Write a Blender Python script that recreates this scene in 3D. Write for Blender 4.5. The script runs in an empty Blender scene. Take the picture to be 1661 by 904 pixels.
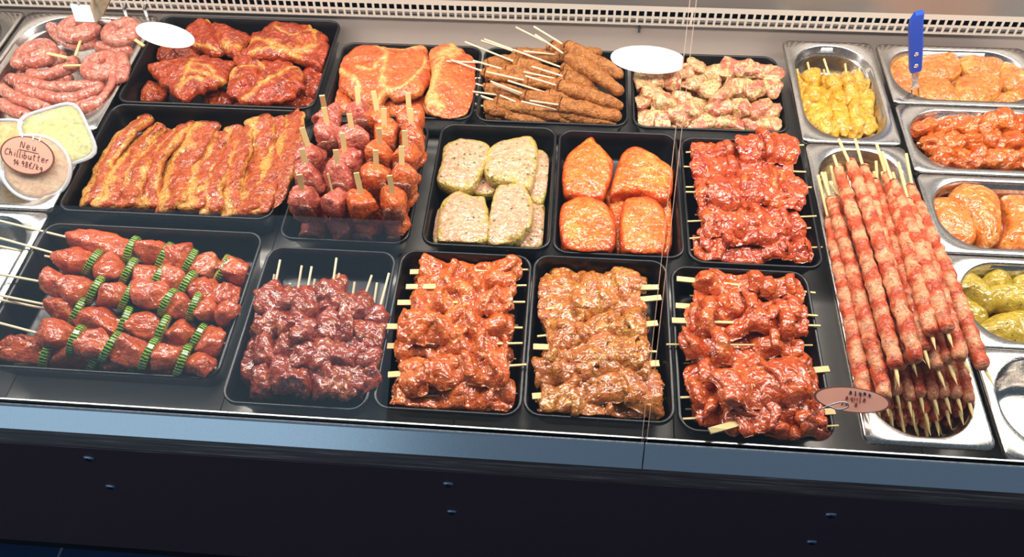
import bpy, math, random
import numpy as np
from mathutils import Vector, Euler, Matrix

# ------------------------------------------------------------------ camera
scene = bpy.context.scene
COL = scene.collection
cam_data = bpy.data.cameras.new('camera')
cam = bpy.data.objects.new('camera', cam_data); COL.objects.link(cam)
CAM_POS = np.array((0.0321, -0.7005, 0.9133))
cam.location = CAM_POS
cam.rotation_euler = (0.61443, 0.019065, 0.074583)
cam_data.sensor_width = 36.0; cam_data.sensor_fit = 'HORIZONTAL'
FPX = 1237.6
cam_data.lens = 36.0 * FPX / 1661.0
cam_data.clip_start = 0.02
scene.camera = cam

# ------------------------------------------------------------------ light
scene.view_settings.view_transform = 'Standard'
scene.view_settings.look = 'None'
scene.view_settings.gamma = 1.0
scene.view_settings.use_curve_mapping = False
scene.view_settings.exposure = 0.14
world = bpy.data.worlds.new('World'); scene.world = world
world.use_nodes = True
bg = world.node_tree.nodes['Background']
bg.inputs['Color'].default_value = (0.48, 0.72, 1.0, 1)
bg.inputs['Strength'].default_value = 0.16

def area_light(name, loc, rot, sx, sy, power, color):
    d = bpy.data.lights.new(name, 'AREA'); d.shape = 'RECTANGLE'; d.size = sx; d.size_y = sy
    d.energy = power; d.color = color
    o = bpy.data.objects.new(name, d); COL.objects.link(o); o.location = loc; o.rotation_euler = rot
    return o
# fluorescent strip under the canopy of the display case
area_light('case_strip_light', (0.0, 0.17, 0.60), (0, 0, 0), 3.0, 0.10, 21.0, (1.0, 0.93, 0.86))
area_light('case_strip_light', (0.0, 0.40, 0.66), (math.radians(-12), 0, 0), 3.0, 0.08, 8.0, (1.0, 0.92, 0.85))
# daylight of the shop window behind the customers
area_light('shop_window_light', (-2.98, -3.6, 0.02), (math.radians(90), 0, 0), 4.2, 1.8, 12.5, (0.55, 0.80, 1.0))

# ------------------------------------------------------------------ geometry helpers
_R = np.array(Euler(cam.rotation_euler).to_matrix())
def ray(u, v):
    d = _R @ np.array([(u - 830.5) / FPX, -(v - 452.0) / FPX, -1.0]); return d
def at(u, v, z=0.0):
    d = ray(u, v); return CAM_POS + d * ((z - CAM_POS[2]) / d[2])
def aty(u, v, y):
    d = ray(u, v); return CAM_POS + d * ((y - CAM_POS[1]) / d[1])
class Z:            # a sub-window of the photograph: local pixels -> whole-frame pixels
    def __init__(s, x, y, k): s.x, s.y, s.k = x, y, k
    def __call__(s, p): return (s.x + p[0] / s.k, s.y + p[1] / s.k)
def unit(v): v = np.asarray(v, float); return v / (np.linalg.norm(v) + 1e-12)

def _hash(ix, iy, iz, seed):
    h = (ix * 374761393 + iy * 668265263 + iz * 2147483647 + seed * 1274126177) & 0xffffffff
    h = ((h ^ (h >> 13)) * 1274126177) & 0xffffffff
    h = (h ^ (h >> 16)) & 0xffffffff
    return h.astype(np.float64) / 4294967295.0 * 2 - 1
def vnoise(P, seed=0):
    P = np.asarray(P, float); I = np.floor(P).astype(np.int64); F = P - I; F = F * F * (3 - 2 * F)
    out = 0
    for a in (0, 1):
        for b in (0, 1):
            for c in (0, 1):
                w = (F[..., 0] if a else 1 - F[..., 0]) * (F[..., 1] if b else 1 - F[..., 1]) * (F[..., 2] if c else 1 - F[..., 2])
                out = out + w * _hash(I[..., 0] + a, I[..., 1] + b, I[..., 2] + c, seed)
    return out
def fbm(P, seed=0, octv=3, gain=0.5):
    P = np.asarray(P, float); s = 0; a = 1.0
    for i in range(octv):
        s = s + a * vnoise(P * (2.03 ** i) + 17.3 * i, seed + i * 31); a *= gain
    return s
def ridge(P, seed=0): return 1 - np.abs(vnoise(P, seed)) * 2

BOX = [None]
def clamp_box(V):
    x0, y0, x1, y1, kind = BOX[0]
    V = V.copy(); dep = np.clip(-V[:, 2], 0, .055)
    ins = (.0085 + .011*dep/.055) if kind == 't' else (.0150 + .012*dep/.055)
    R = (.020 if kind == 't' else .052) - .004
    V[:, 2] = np.maximum(V[:, 2], -.0535 if kind == 't' else -.0535)
    low = np.clip((.004 - V[:, 2]) / .006, 0, 1)
    cx, cy = (x0 + x1)/2, (y0 + y1)/2
    hx, hy = (x1 - x0)/2 - ins, (y1 - y0)/2 - ins
    px, py = V[:, 0] - cx, V[:, 1] - cy
    r = np.minimum(R, np.minimum(hx, hy))
    qx, qy = np.clip(px, -(hx - r), hx - r), np.clip(py, -(hy - r), hy - r)
    dx, dy = px - qx, py - qy; d = np.hypot(dx, dy); k = np.where(d > r, r / (d + 1e-12), 1.0)
    V[:, 0] += low * (qx + dx*k - px); V[:, 1] += low * (qy + dy*k - py)
    return V
def mesh_obj(name, V, F, mats, parent=None, smooth=True, midx=None, attrs=None, origin=None):
    V = np.asarray(V, float)
    if BOX[0] is not None and 'stick' not in name and name not in ('prongs', 'handle', 'rivet'): V = clamp_box(V)
    if origin is None: origin = np.array([V[:, 0].mean(), V[:, 1].mean(), V[:, 2].min()])
    origin = np.asarray(origin, float)
    me = bpy.data.meshes.new(name)
    me.from_pydata((V - origin).tolist(), [], [tuple(int(i) for i in f) for f in F])
    if not isinstance(mats, (list, tuple)): mats = [mats]
    for m in mats: me.materials.append(m)
    if midx is not None: me.polygons.foreach_set('material_index', np.asarray(midx, np.int32))
    me.polygons.foreach_set('use_smooth', np.full(len(me.polygons), bool(smooth)))
    for k, a in (attrs or {}).items():
        at_ = me.attributes.new(k, 'FLOAT', 'POINT'); at_.data.foreach_set('value', np.asarray(a, np.float32).ravel())
    me.update()
    o = bpy.data.objects.new(name, me); COL.objects.link(o)
    if parent is not None:
        o.parent = parent; o.location = origin - world_loc(parent)
    else: o.location = origin
    return o
def world_loc(o):
    p = np.array(o.location)
    while o.parent is not None: o = o.parent; p = p + np.array(o.location)
    return p
def empty(name, loc):
    o = bpy.data.objects.new(name, None); COL.objects.link(o); o.location = loc; o.empty_display_size = 0.02; return o
def tag(o, label=None, cat=None, group=None, kind=None):
    if label: o['label'] = label
    if cat: o['category'] = cat
    if group: o['group'] = group
    if kind: o['kind'] = kind
    return o
class MB:           # collects several shapes into one mesh
    def __init__(s): s.V = []; s.F = []; s.M = []; s.n = 0
    def add(s, V, F, m=0):
        V = np.asarray(V, float); s.V.append(V); s.F += [tuple(i + s.n for i in f) for f in F]; s.M += [m] * len(F); s.n += len(V)
        return s
    def box(s, lo, hi, m=0):
        (a, b, c), (d, e, f) = lo, hi
        return s.add([(a,b,c),(d,b,c),(d,e,c),(a,e,c),(a,b,f),(d,b,f),(d,e,f),(a,e,f)],
                     [(3,2,1,0),(4,5,6,7),(0,1,5,4),(1,2,6,5),(2,3,7,6),(3,0,4,7)], m)
    def build(s, name, mats, parent=None, smooth=False, **k):
        return mesh_obj(name, np.concatenate(s.V), s.F, mats, parent, smooth, s.M, **k)

def grid_faces(nu, nv, wrap_v=False, off=0):
    F = []
    for i in range(nu - 1):
        for j in range(nv if wrap_v else nv - 1):
            k = (j + 1) % nv
            F.append((off + i*nv + j, off + (i+1)*nv + j, off + (i+1)*nv + k, off + i*nv + k))
    return F
def catmull(P, m, closed=False):
    P = np.asarray(P, float); n = len(P)
    if closed: Q = np.vstack([P[-1], P, P[0], P[1]]); segs = n
    else: Q = np.vstack([2*P[0]-P[1], P, 2*P[-1]-P[-2]]); segs = n - 1
    t = np.linspace(0, segs, m, endpoint=not closed); i = np.minimum(t.astype(int), segs - 1); f = (t - i)[:, None]
    p0, p1, p2, p3 = Q[i], Q[i+1], Q[i+2], Q[i+3]
    return .5*((2*p1) + (-p0+p2)*f + (2*p0-5*p1+4*p2-p3)*f*f + (-p0+3*p1-3*p2+p3)*f**3)
def resample(P, m):
    d = np.r_[0, np.cumsum(np.linalg.norm(np.diff(P, axis=0), axis=1))]
    t = np.linspace(0, d[-1], m); return np.stack([np.interp(t, d, P[:, k]) for k in range(3)], 1), d[-1]

def tube_geo(path, a, b=None, n=12, m=40, roll=0.0, cap=None, amp=0.0, freq=60.0, seed=0, helix=0.0, helix_amp=0.0, up=(0,0,1), pw=2.0, taper=None, straight=False):
    """swept rounded section with closed round ends -> V, F, attrs"""
    b = a if b is None else b
    path = np.asarray(path, float)
    base = path if straight or len(path) < 3 else catmull(path, 12 * len(path))
    C, L = resample(base, 400)
    cap = max(a, b) if cap is None else cap
    e = min(cap / L, .45)
    s = np.unique(np.r_[e * (1 - np.cos(np.linspace(0, np.pi/2, 6)))[1:], np.linspace(e, 1 - e, m), 1 - e * (1 - np.cos(np.linspace(0, np.pi/2, 6)))[1:]])
    c = np.stack([np.interp(s, np.linspace(0, 1, 400), C[:, k]) for k in range(3)], 1)
    T = np.gradient(c, axis=0); T /= np.linalg.norm(T, axis=1)[:, None] + 1e-12
    N = np.zeros_like(T); u = np.asarray(up, float)
    for i in range(len(s)):
        u = u - T[i] * (u @ T[i])
        if np.linalg.norm(u) < 1e-6: u = np.cross(T[i], (1, 0, 0))
        u = u / np.linalg.norm(u); N[i] = u
    B = np.cross(T, N)
    d0 = np.minimum(s, 1 - s) / e; end = np.sqrt(np.clip(1 - (1 - np.clip(d0, 0, 1))**2, 0, 1))
    tp = np.ones_like(s) if taper is None else np.interp(s, np.linspace(0, 1, len(taper)), taper)
    th = np.linspace(0, 2*np.pi, n, endpoint=False)
    ct, st = np.cos(th), np.sin(th)
    q = (np.abs(ct)**pw + np.abs(st)**pw)**(-1/pw)
    rl = roll if np.ndim(roll) else np.full(len(s), roll)
    rl = np.interp(s, np.linspace(0, 1, len(rl)), rl)
    X = a * ct * q; Y = b * st * q
    hx = (s[:, None] * L * helix + th[None, :] / (2*np.pi))
    k = (end * tp)[:, None] * (1 + helix_amp * (np.abs(np.sin(np.pi * hx)) - .5))
    x = (X[None] * np.cos(rl)[:, None] - Y[None] * np.sin(rl)[:, None]) * k
    y = (X[None] * np.sin(rl)[:, None] + Y[None] * np.cos(rl)[:, None]) * k
    P = c[:, None] + B[:, None] * x[..., None] + N[:, None] * y[..., None]
    if amp:
        D = P - c[:, None]; D = D / (np.linalg.norm(D, axis=2, keepdims=True) + 1e-9)
        P = P + D * (fbm(P * freq, seed) * amp * end[:, None])[..., None]
    V = np.vstack([P.reshape(-1, 3), c[:1], c[-1:]]); ns = len(s)
    F = grid_faces(ns, n, True); i0, i1 = ns * n, ns * n + 1
    F += [(i0, j, (j + 1) % n) for j in range(n)] + [(i1, (ns-1)*n + (j + 1) % n, (ns-1)*n + j) for j in range(n)]
    pu = np.r_[np.repeat(s * L, n), 0, L]; pv = np.r_[np.tile(th / (2*np.pi), ns), 0, 0]; ph = np.r_[hx.ravel(), 0, 0]
    return V, F, dict(pu=pu, pv=pv, hx=ph)
def frame(axis, up=(0, 0, 1)):
    x = unit(axis); u = np.asarray(up, float); z = u - x * (u @ x)
    if np.linalg.norm(z) < 1e-5: z = np.cross(x, (0, 1, 0.1))
    z = unit(z); y = np.cross(z, x); return np.stack([x, y, z], 1)
def blob_geo(c, r, axis=(1, 0, 0), up=(0, 0, 1), p=2.8, amp=.12, freq=40., seed=0, nu=26, nv=34, cuts=0, fine=.35):
    la = np.linspace(0, np.pi, nu)[1:-1]; lo = np.linspace(0, 2*np.pi, nv, endpoint=False)
    d = np.stack([np.repeat(np.cos(la)[:, None], nv, 1), np.sin(la)[:, None]*np.cos(lo), np.sin(la)[:, None]*np.sin(lo)], -1).reshape(-1, 3)
    d = np.vstack([d, (1, 0, 0), (-1, 0, 0)])
    q = (np.abs(d)**p).sum(1)**(-1/p)
    r = np.asarray(r, float)
    L = d * q[:, None] * r
    so = np.array([seed * 3.7 % 91, seed * 1.9 % 77, seed * 5.3 % 83])
    L = L * (1 + amp * fbm(L * freq + so, seed, 3))[:, None]
    L = L + .35 * amp * r.min() * np.stack([vnoise(L * freq * .5 + so, seed + 5), vnoise(L * freq * .5 + so, seed + 6), vnoise(L * freq * .5 + so, seed + 7)], 1)
    if cuts:
        rg = np.random.RandomState(seed + 77)
        for _ in range(cuts):
            nn = unit(rg.normal(size=3)); sup = (np.abs(nn * r)**2).sum()**.5; dd = sup * rg.uniform(.60, .86)
            ex = np.maximum(0, L @ nn - dd); L = L - np.outer(ex * .72, nn)
    L = L + L / (np.linalg.norm(L, axis=1)[:, None] + 1e-9) * (fine * amp * r.min() * fbm(L * 130 + so, seed + 9, 3) - .5 * amp * r.min() * np.clip(ridge(L * 55 + so, seed + 21) - .55, 0, 1) * 2)[:, None]
    V = np.asarray(c) + L @ frame(axis, up).T
    n = nu - 2; F = grid_faces(n, nv, True); i0, i1 = n*nv, n*nv + 1
    F += [(i0, j, (j+1) % nv) for j in range(nv)] + [(i1, (n-1)*nv + (j+1) % nv, (n-1)*nv + j) for j in range(nv)]
    at_ = dict(pu=L[:, 0] / r[0], pv=L[:, 2] / r[2])
    return V, F, at_
def slab_geo(poly, zt, T, dome=.006, amp=.003, freq=30., seed=0, gx=0., gy=0., n=80, rings=24, groove=0.0, gfreq=22., edge=.05, p=3.2):
    """a piece of meat lying down, given its outline (world xy), top height and thickness"""
    O = catmull(np.asarray(poly, float)[:, :2], n, True)
    c = O.mean(0); rel = O - c
    th = np.arange(n) / n * 2*np.pi; sc = np.sqrt((rel**2).sum(1)).mean()
    rel = rel * (1 + edge * fbm(np.stack([O[:, 0], O[:, 1], 0*th], 1) * 70, seed + 3, 3))[:, None]
    rt = np.r_[np.linspace(.07, .86, rings - 5), .91, .95, .98, 1.0]
    rb = np.r_[.985, .94, .8, .5]
    P = []; rho = []
    def lay(r, top):
        xy = c + rel * r
        q = np.stack([xy[:, 0], xy[:, 1], np.zeros(n)], 1)
        h = T/2 * max(0., 1 - r**p)**(1/p)
        if top:
            z = zt - T/2 + h + dome * (1 - r*r) + (amp * fbm(q * freq, seed) + .45 * amp * fbm(q * 120., seed + 4, 3)) * (1 - .5 * r)
            if groove: z = z - groove * np.clip(ridge(q * gfreq + 9, seed + 8) - .62, 0, 1) * 2.6 * (1 - r**6)
        else: z = zt - T/2 - h + 0*xy[:, 0]
        z = z + gx * (xy[:, 0] - c[0]) + gy * (xy[:, 1] - c[1])
        P.append(np.stack([xy[:, 0], xy[:, 1], z], 1)); rho.append(np.full(n, r))
    for r in rt: lay(r, True)
    for r in rb: lay(r, False)
    V = np.vstack(P); nr = len(P)
    ct = V[:n].mean(0); cb = V[-n:].mean(0)
    V = np.vstack([V, ct, cb]); i0, i1 = nr*n, nr*n + 1
    F = [(i*n + j, (i+1)*n + j, (i+1)*n + (j+1) % n, i*n + (j+1) % n) for i in range(nr - 1) for j in range(n)]
    F += [(i0, j, (j+1) % n) for j in range(n)] + [(i1, (nr-1)*n + (j+1) % n, (nr-1)*n + j) for j in range(n)]
    A = np.array([poly[i][0]*poly[(i+1) % len(poly)][1] - poly[(i+1) % len(poly)][0]*poly[i][1] for i in range(len(poly))]).sum()
    if A < 0: F = [f[::-1] for f in F]
    rr = np.r_[np.concatenate(rho), 0, .5]
    return V, F, dict(rho=rr, pu=V[:, 0] - c[0], pv=V[:, 1] - c[1])
def sheet_geo(A, B, w=.02, k=3.0, amp=.010, over=.006, th=.006, seed=0, ns=120, nt=21, droop=.5, wave=.25, phase=None, skew=0.0, nz=1.0):
    """a strip of meat folded to and fro along a skewer from A to B"""
    rng = np.random.RandomState(seed); A = np.asarray(A, float); B = np.asarray(B, float)
    L = np.linalg.norm(B - A); M = frame(B - A)
    s = np.linspace(0, 1, ns)[:, None]; t = np.linspace(-1, 1, nt)[None, :]
    ph = rng.rand() * 6.28 if phase is None else phase
    warp = .10 * np.sin(2*np.pi*s*1.3 + rng.rand()*6) + .05 * np.sin(2*np.pi*s*2.9 + rng.rand()*6)
    a = 2*np.pi*k*(s + warp) + ph + skew * t + wave * np.sin(2.2*t + 3*s + ph)
    env = np.clip(np.minimum(s, 1 - s) * 9, .25, 1)
    x = (s - .5) * L + over * np.sin(2*a) * env
    wv = w * (1 + .28 * fbm(np.concatenate([s*k*2.2 + seed, s*0, s*0], 1), seed, 2))[:, None] * np.clip(np.minimum(s, 1 - s) * 12 + .55, 0, 1)
    y = wv * t + .004 * np.sin(a * .5 + 1)
    z = amp * np.sin(a) * env * (1 - .35 * t*t) - droop * wv * t*t*np.abs(t) * .6
    P = np.stack([x + 0*t, y, z], -1)
    P = P + nz * .0050 * np.stack([fbm(P*48 + seed, seed + i, 2) for i in range(3)], -1) + .0016 * np.stack([fbm(P*150 + seed, seed + 11 + i, 2) for i in range(3)], -1)
    du = np.gradient(P, axis=0); dv = np.gradient(P, axis=1); Nn = np.cross(du, dv); Nn /= np.linalg.norm(Nn, axis=2, keepdims=True) + 1e-12
    edge = np.sqrt(np.clip(1 - np.abs(t)**6, .05, 1)) * np.sqrt(np.clip(1 - np.abs(2*s - 1)**30, .05, 1))
    top = P + Nn * (th/2 * edge)[..., None]; bot = P - Nn * (th/2 * edge)[..., None]
    c = (A + B) / 2
    V = np.vstack([top.reshape(-1, 3), bot.reshape(-1, 3)]) @ M.T + c
    n1 = ns*nt; F = grid_faces(ns, nt) + [f[::-1] for f in grid_faces(ns, nt, off=n1)]
    for i in range(ns - 1):
        F += [(i*nt, n1 + i*nt, n1 + (i+1)*nt, (i+1)*nt)[::-1], (i*nt + nt-1, (i+1)*nt + nt-1, n1 + (i+1)*nt + nt-1, n1 + i*nt + nt-1)[::-1]]
    for j in range(nt - 1):
        F += [(j, j+1, n1 + j+1, n1 + j)[::-1], ((ns-1)*nt + j, n1 + (ns-1)*nt + j, n1 + (ns-1)*nt + j+1, (ns-1)*nt + j+1)[::-1]]
    tt = np.abs(np.broadcast_to(t, (ns, nt))).ravel()
    return V, F, dict(rho=np.r_[tt, tt])
def rrect(x0, y0, x1, y1, r, z, k=8):
    r = min(r, (x1-x0)/2 - 1e-4, (y1-y0)/2 - 1e-4); P = []
    for cx, cy, a0 in ((x1-r, y1-r, 0), (x0+r, y1-r, 90), (x0+r, y0+r, 180), (x1-r, y0+r, 270)):
        for i in range(k + 1):
            a = math.radians(a0 + 90*i/k); P.append((cx + r*math.cos(a), cy + r*math.sin(a), z))
    return np.array(P)
def loft(loops, cap_last=True, cap_first=False):
    n = len(loops[0]); V = np.vstack(loops); F = []
    for i in range(len(loops) - 1):
        for j in range(n):
            k = (j+1) % n; F.append((i*n + j, i*n + k, (i+1)*n + k, (i+1)*n + j))
    if cap_last: F.append(tuple(range((len(loops)-1)*n, len(loops)*n)))
    if cap_first: F.append(tuple(range(n))[::-1])
    return V, F
def cyl_geo(a, b, r0, r1=None, n=8):
    r1 = r0 if r1 is None else r1; a = np.asarray(a, float); b = np.asarray(b, float); M = frame(b - a)
    th = np.linspace(0, 2*np.pi, n, endpoint=False); ring = np.stack([0*th, np.cos(th), np.sin(th)], 1) @ M.T
    V = np.vstack([a + ring*r0, b + ring*r1]); F = [(j, n+j, n+(j+1) % n, (j+1) % n)[::-1] for j in range(n)] + [tuple(range(n)), tuple(range(n, 2*n))[::-1]]
    return V, F
def bar_geo(a, b, w, h, up=(0, 0, 1), w2=None):
    a = np.asarray(a, float); b = np.asarray(b, float); M = frame(b - a, up); w2 = w if w2 is None else w2
    q = lambda c, ww: [c + M @ np.array((0, sx*ww/2, sz*h/2)) for sx, sz in ((-1,-1),(1,-1),(1,1),(-1,1))]
    return np.array(q(a, w) + q(b, w2)), [(3,2,1,0),(4,5,6,7),(0,1,5,4),(1,2,6,5),(2,3,7,6),(3,0,4,7)]

# ------------------------------------------------------------------ materials
def lin(c):
    c = np.array(c, float) / 255.0
    return tuple(np.where(c <= .04045, c/12.92, ((c + .055)/1.055)**2.4)) + (1.0,)
class NT:
    def __init__(s, name):
        s.m = bpy.data.materials.new(name); s.m.use_nodes = True; s.t = s.m.node_tree; s.t.nodes.clear()
    def n(s, kind, **kw):
        o = s.t.nodes.new(kind)
        for k, v in kw.items():
            if k.startswith('i_'):
                key = k[2:]; key = int(key) if key.isdigit() else key.replace('__', ' ')
                o.inputs[key].default_value = v
            else: setattr(o, k, v)
        return o
    def l(s, a, b): s.t.links.new(a, b)
    def math(s, op, a, b=None, clamp=False):
        o = s.n('ShaderNodeMath', operation=op); o.use_clamp = clamp
        for i, x in enumerate((a, b)):
            if x is None: continue
            if isinstance(x, (int, float)): o.inputs[i].default_value = x
            else: s.l(x, o.inputs[i])
        return o.outputs[0]
    def ramp(s, fac, stops, interp='LINEAR'):
        o = s.n('ShaderNodeValToRGB'); r = o.color_ramp; r.interpolation = interp
        while len(r.elements) < len(stops): r.elements.new(0.5)
        for e, (p, c) in zip(r.elements, stops):
            e.position = p; e.color = c if len(c) == 4 else tuple(c) + (1,)
        s.l(fac, o.inputs[0]); return o.outputs[0]
    def mix(s, fac, a, b):
        o = s.n('ShaderNodeMix', data_type='RGBA')
        for i, x in ((0, fac), (6, a), (7, b)):
            if isinstance(x, (int, float)): o.inputs[i].default_value = x
            elif isinstance(x, tuple): o.inputs[i].default_value = x
            else: s.l(x, o.inputs[i])
        return o.outputs[2]
    def coords(s, rnd=True):
        tc = s.n('ShaderNodeTexCoord').outputs['Object']
        if not rnd: return tc
        oi = s.n('ShaderNodeObjectInfo'); mu = s.math('MULTIPLY', oi.outputs['Random'], 37.0)
        cb = s.n('ShaderNodeCombineXYZ'); s.l(mu, cb.inputs[0]); s.l(mu, cb.inputs[1]); s.l(mu, cb.inputs[2])
        ad = s.n('ShaderNodeVectorMath', operation='ADD'); s.l(tc, ad.inputs[0]); s.l(cb.outputs[0], ad.inputs[1]); return ad.outputs[0]
    def noise(s, vec, scale, detail=3, rough=.55, dist=0.0):
        o = s.n('ShaderNodeTexNoise', i_Scale=scale, i_Detail=detail, i_Roughness=rough, i_Distortion=dist); s.l(vec, o.inputs['Vector']); return o.outputs['Fac']
    def attr(s, name): return s.n('ShaderNodeAttribute', attribute_name=name).outputs['Fac']
    def finish(s, color, rough=.4, metal=0., bump=None, bstr=.3, bdist=.002, coat=0., spec=.5, sss=0., ssr=(.01,.004,.002), cbump=None, cstr=.8, **kw):
        p = s.n('ShaderNodeBsdfPrincipled')
        def put(k, x):
            if isinstance(x, (int, float, tuple)): p.inputs[k].default_value = x
            else: s.l(x, p.inputs[k])
        put('Base Color', color); put('Roughness', rough); put('Metallic', metal); put('Specular IOR Level', spec)
        if coat: put('Coat Weight', coat); p.inputs['Coat Roughness'].default_value = .08; p.inputs['Coat IOR'].default_value = 1.72
        if sss: put('Subsurface Weight', sss); p.inputs['Subsurface Radius'].default_value = ssr; p.inputs['Subsurface Scale'].default_value = 1.0
        for k, x in kw.items(): put(k.replace('__', ' '), x)
        if bump is not None:
            b = s.n('ShaderNodeBump', i_Strength=bstr, i_Distance=bdist); s.l(bump, b.inputs['Height']); s.l(b.outputs[0], p.inputs['Normal'])
            if coat and cbump is not None:
                cb = s.n('ShaderNodeBump', i_Strength=cstr, i_Distance=.006); s.l(cbump, cb.inputs['Height']); s.l(cb.outputs[0], p.inputs['Coat Normal'])
            elif coat: s.l(b.outputs[0], p.inputs['Coat Normal'])
        o = s.n('ShaderNodeOutputMaterial'); s.l(p.outputs[0], o.inputs[0]); return s.m

def linm(c):
    r, g, b, a = lin(c); return (r*.80, g*.75, b*.70, 1.0)
def meat(name, lean, dark, fat=None, fat_amt=.5, fat_scale=26., speck=None, speck_scale=230., speck_amt=.25, rough=.42, bump=.8,
         fine=300., rim=None, stripes=None, helix=None, coat=.8, tone=48., patch=None, patch_amt=.5, patch_scale=14., hi=None, cfreq=85., cstr=.9, seam=None):
    t = NT(name); v = t.coords()
    n1 = t.noise(v, tone, 4, .6, .4)
    col = t.ramp(n1, [(.30, linm(dark)), (.62, linm(lean))])
    if patch:
        n = t.noise(v, patch_scale, 3, .6, .8)
        col = t.mix(t.ramp(n, [(1-patch_amt-.1, (0,0,0)), (1-patch_amt+.1, (1,1,1))]), col, linm(patch))
    if stripes:        # (attribute, cycles, fat colour): lengthwise layers of fat and lean
        a = t.attr(stripes[0]); n = t.noise(v, 22., 3, .6)
        ph = t.math('ADD', t.math('MULTIPLY', a, stripes[1]), t.math('MULTIPLY', n, stripes[3] if len(stripes) > 3 else 1.6))
        sn = t.math('SINE', t.math('MULTIPLY', ph, 6.2832))
        col = t.mix(t.ramp(t.math('ADD', t.math('MULTIPLY', sn, .5), t.math('MULTIPLY', t.noise(v, 70., 3, .7), .9)), [(.34, (0,0,0)), (.84, (.95,.95,.95))]), col, linm(stripes[2]))
    if helix:
        a = t.attr('hx'); n = t.noise(v, 38., 3, .6)
        ph = t.math('ADD', a, t.math('MULTIPLY', n, 3.2))
        sn = t.math('ADD', t.math('MULTIPLY', t.math('SINE', t.math('MULTIPLY', ph, 3.1416)), .34), t.math('MULTIPLY', t.noise(v, 90., 4, .75, .5), 1.1))
        col = t.mix(t.ramp(sn, [(.30, (0,0,0)), (.85, (.85,.85,.85))]), col, linm(helix))
    if fat:
        n = t.noise(v, fat_scale, 5, .62, 1.4)
        d = t.math('ABSOLUTE', t.math('SUBTRACT', n, .5))
        w = .008 + .034 * fat_amt
        f = t.ramp(d, [(w*.5, (1,1,1)), (w*1.7, (0,0,0))])
        n2 = t.noise(v, fat_scale*.45, 2, .5, .3)
        f = t.math('MULTIPLY', f, t.ramp(n2, [(.62 - .35*fat_amt, (0,0,0)), (.74 - .35*fat_amt, (1,1,1))]))
        col = t.mix(f, col, linm(fat))
    if seam:
        f = t.math('MULTIPLY', t.attr('seam'), t.ramp(t.noise(v, 120., 3, .7), [(.3, (.45,)*3), (.6, (1.6,)*3)]), True)
        col = t.mix(f, col, linm(seam))
    if rim:
        r = t.math('ADD', t.attr('rho'), t.math('MULTIPLY', t.math('SUBTRACT', t.noise(v, 40., 3), .5), .45))
        col = t.mix(t.ramp(r, [(rim[1], (0,0,0)), (rim[1] + .1, (1,1,1))]), col, linm(rim[0]))
    if speck:
        for i, sc in enumerate(speck):
            vo = t.n('ShaderNodeTexVoronoi', i_Scale=speck_scale * (1 + .35*i)); t.l(v, vo.inputs['Vector'])
            sep = t.n('ShaderNodeSeparateColor'); t.l(vo.outputs['Color'], sep.inputs[0])
            near = t.ramp(vo.outputs['Distance'], [(.22, (1,1,1)), (.38, (0,0,0))])
            pick = t.math('LESS_THAN', sep.outputs[i % 3], speck_amt)
            col = t.mix(t.math('MULTIPLY', near, pick), col, linm(sc))
    n3 = t.noise(v, 150., 3, .65, .5)
    col = t.mix(t.ramp(n3, [(.46, (0,0,0)), (.66, (.55,.55,.55))]), col, linm(hi if hi else (min(255, int(lean[0]*1.05 + 12)), min(255, int(lean[1]*1.10 + 20)), min(255, int(lean[2]*1.12 + 10)))))
    col = t.mix(t.ramp(t.noise(v, 95., 3, .6, .3), [(.32, (.55,.55,.55)), (.46, (0,0,0))]), col, linm(tuple(int(c_*.80) for c_ in dark)))
    b1 = t.noise(v, fine, 3, .6); b2 = t.noise(v, fine*.32, 3, .6, .6)
    h = t.math('ADD', t.math('MULTIPLY', b1, .22), b2)
    rg = t.ramp(t.noise(v, 60., 2), [(.35, (rough*.75,)*3), (.7, (rough*1.6,)*3)])
    return t.finish(col, rg, bump=h, bstr=bump, bdist=.006, coat=coat, spec=.12, cbump=t.noise(v, cfreq, 1.2, .5, .9), cstr=cstr)
def plain(name, c, rough=.5, metal=0., bump=None, bscale=200., bstr=.15, vary=.12, vscale=60., **kw):
    t = NT(name); v = t.coords()
    col = t.mix(t.noise(v, vscale, 3), tuple(x*(1-vary) for x in lin(c)[:3]) + (1,), tuple(min(1, x*(1+vary)) for x in lin(c)[:3]) + (1,))
    return t.finish(col, rough, metal, bump=t.noise(v, bscale, 2) if bump else None, bstr=bstr, bdist=.001, **kw)
def steel(name, c=(178, 174, 170), rough=.28, brush=(1, 1, 1), str_=.04, vary=.06, metal=1.0):
    t = NT(name); v = t.coords(False)
    mp = t.n('ShaderNodeMapping'); mp.inputs['Scale'].default_value = brush; t.l(v, mp.inputs[0])
    n = t.noise(mp.outputs[0], 220., 3, .6)
    col = t.mix(n, tuple(x*(1-vary) for x in lin(c)[:3]) + (1,), tuple(min(1, x*(1+vary)) for x in lin(c)[:3]) + (1,))
    rg = t.ramp(n, [(.3, (rough*.85,)*3), (.7, (rough*1.2,)*3)])
    return t.finish(col, rg, metal, bump=n, bstr=str_, bdist=.0005)
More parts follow.
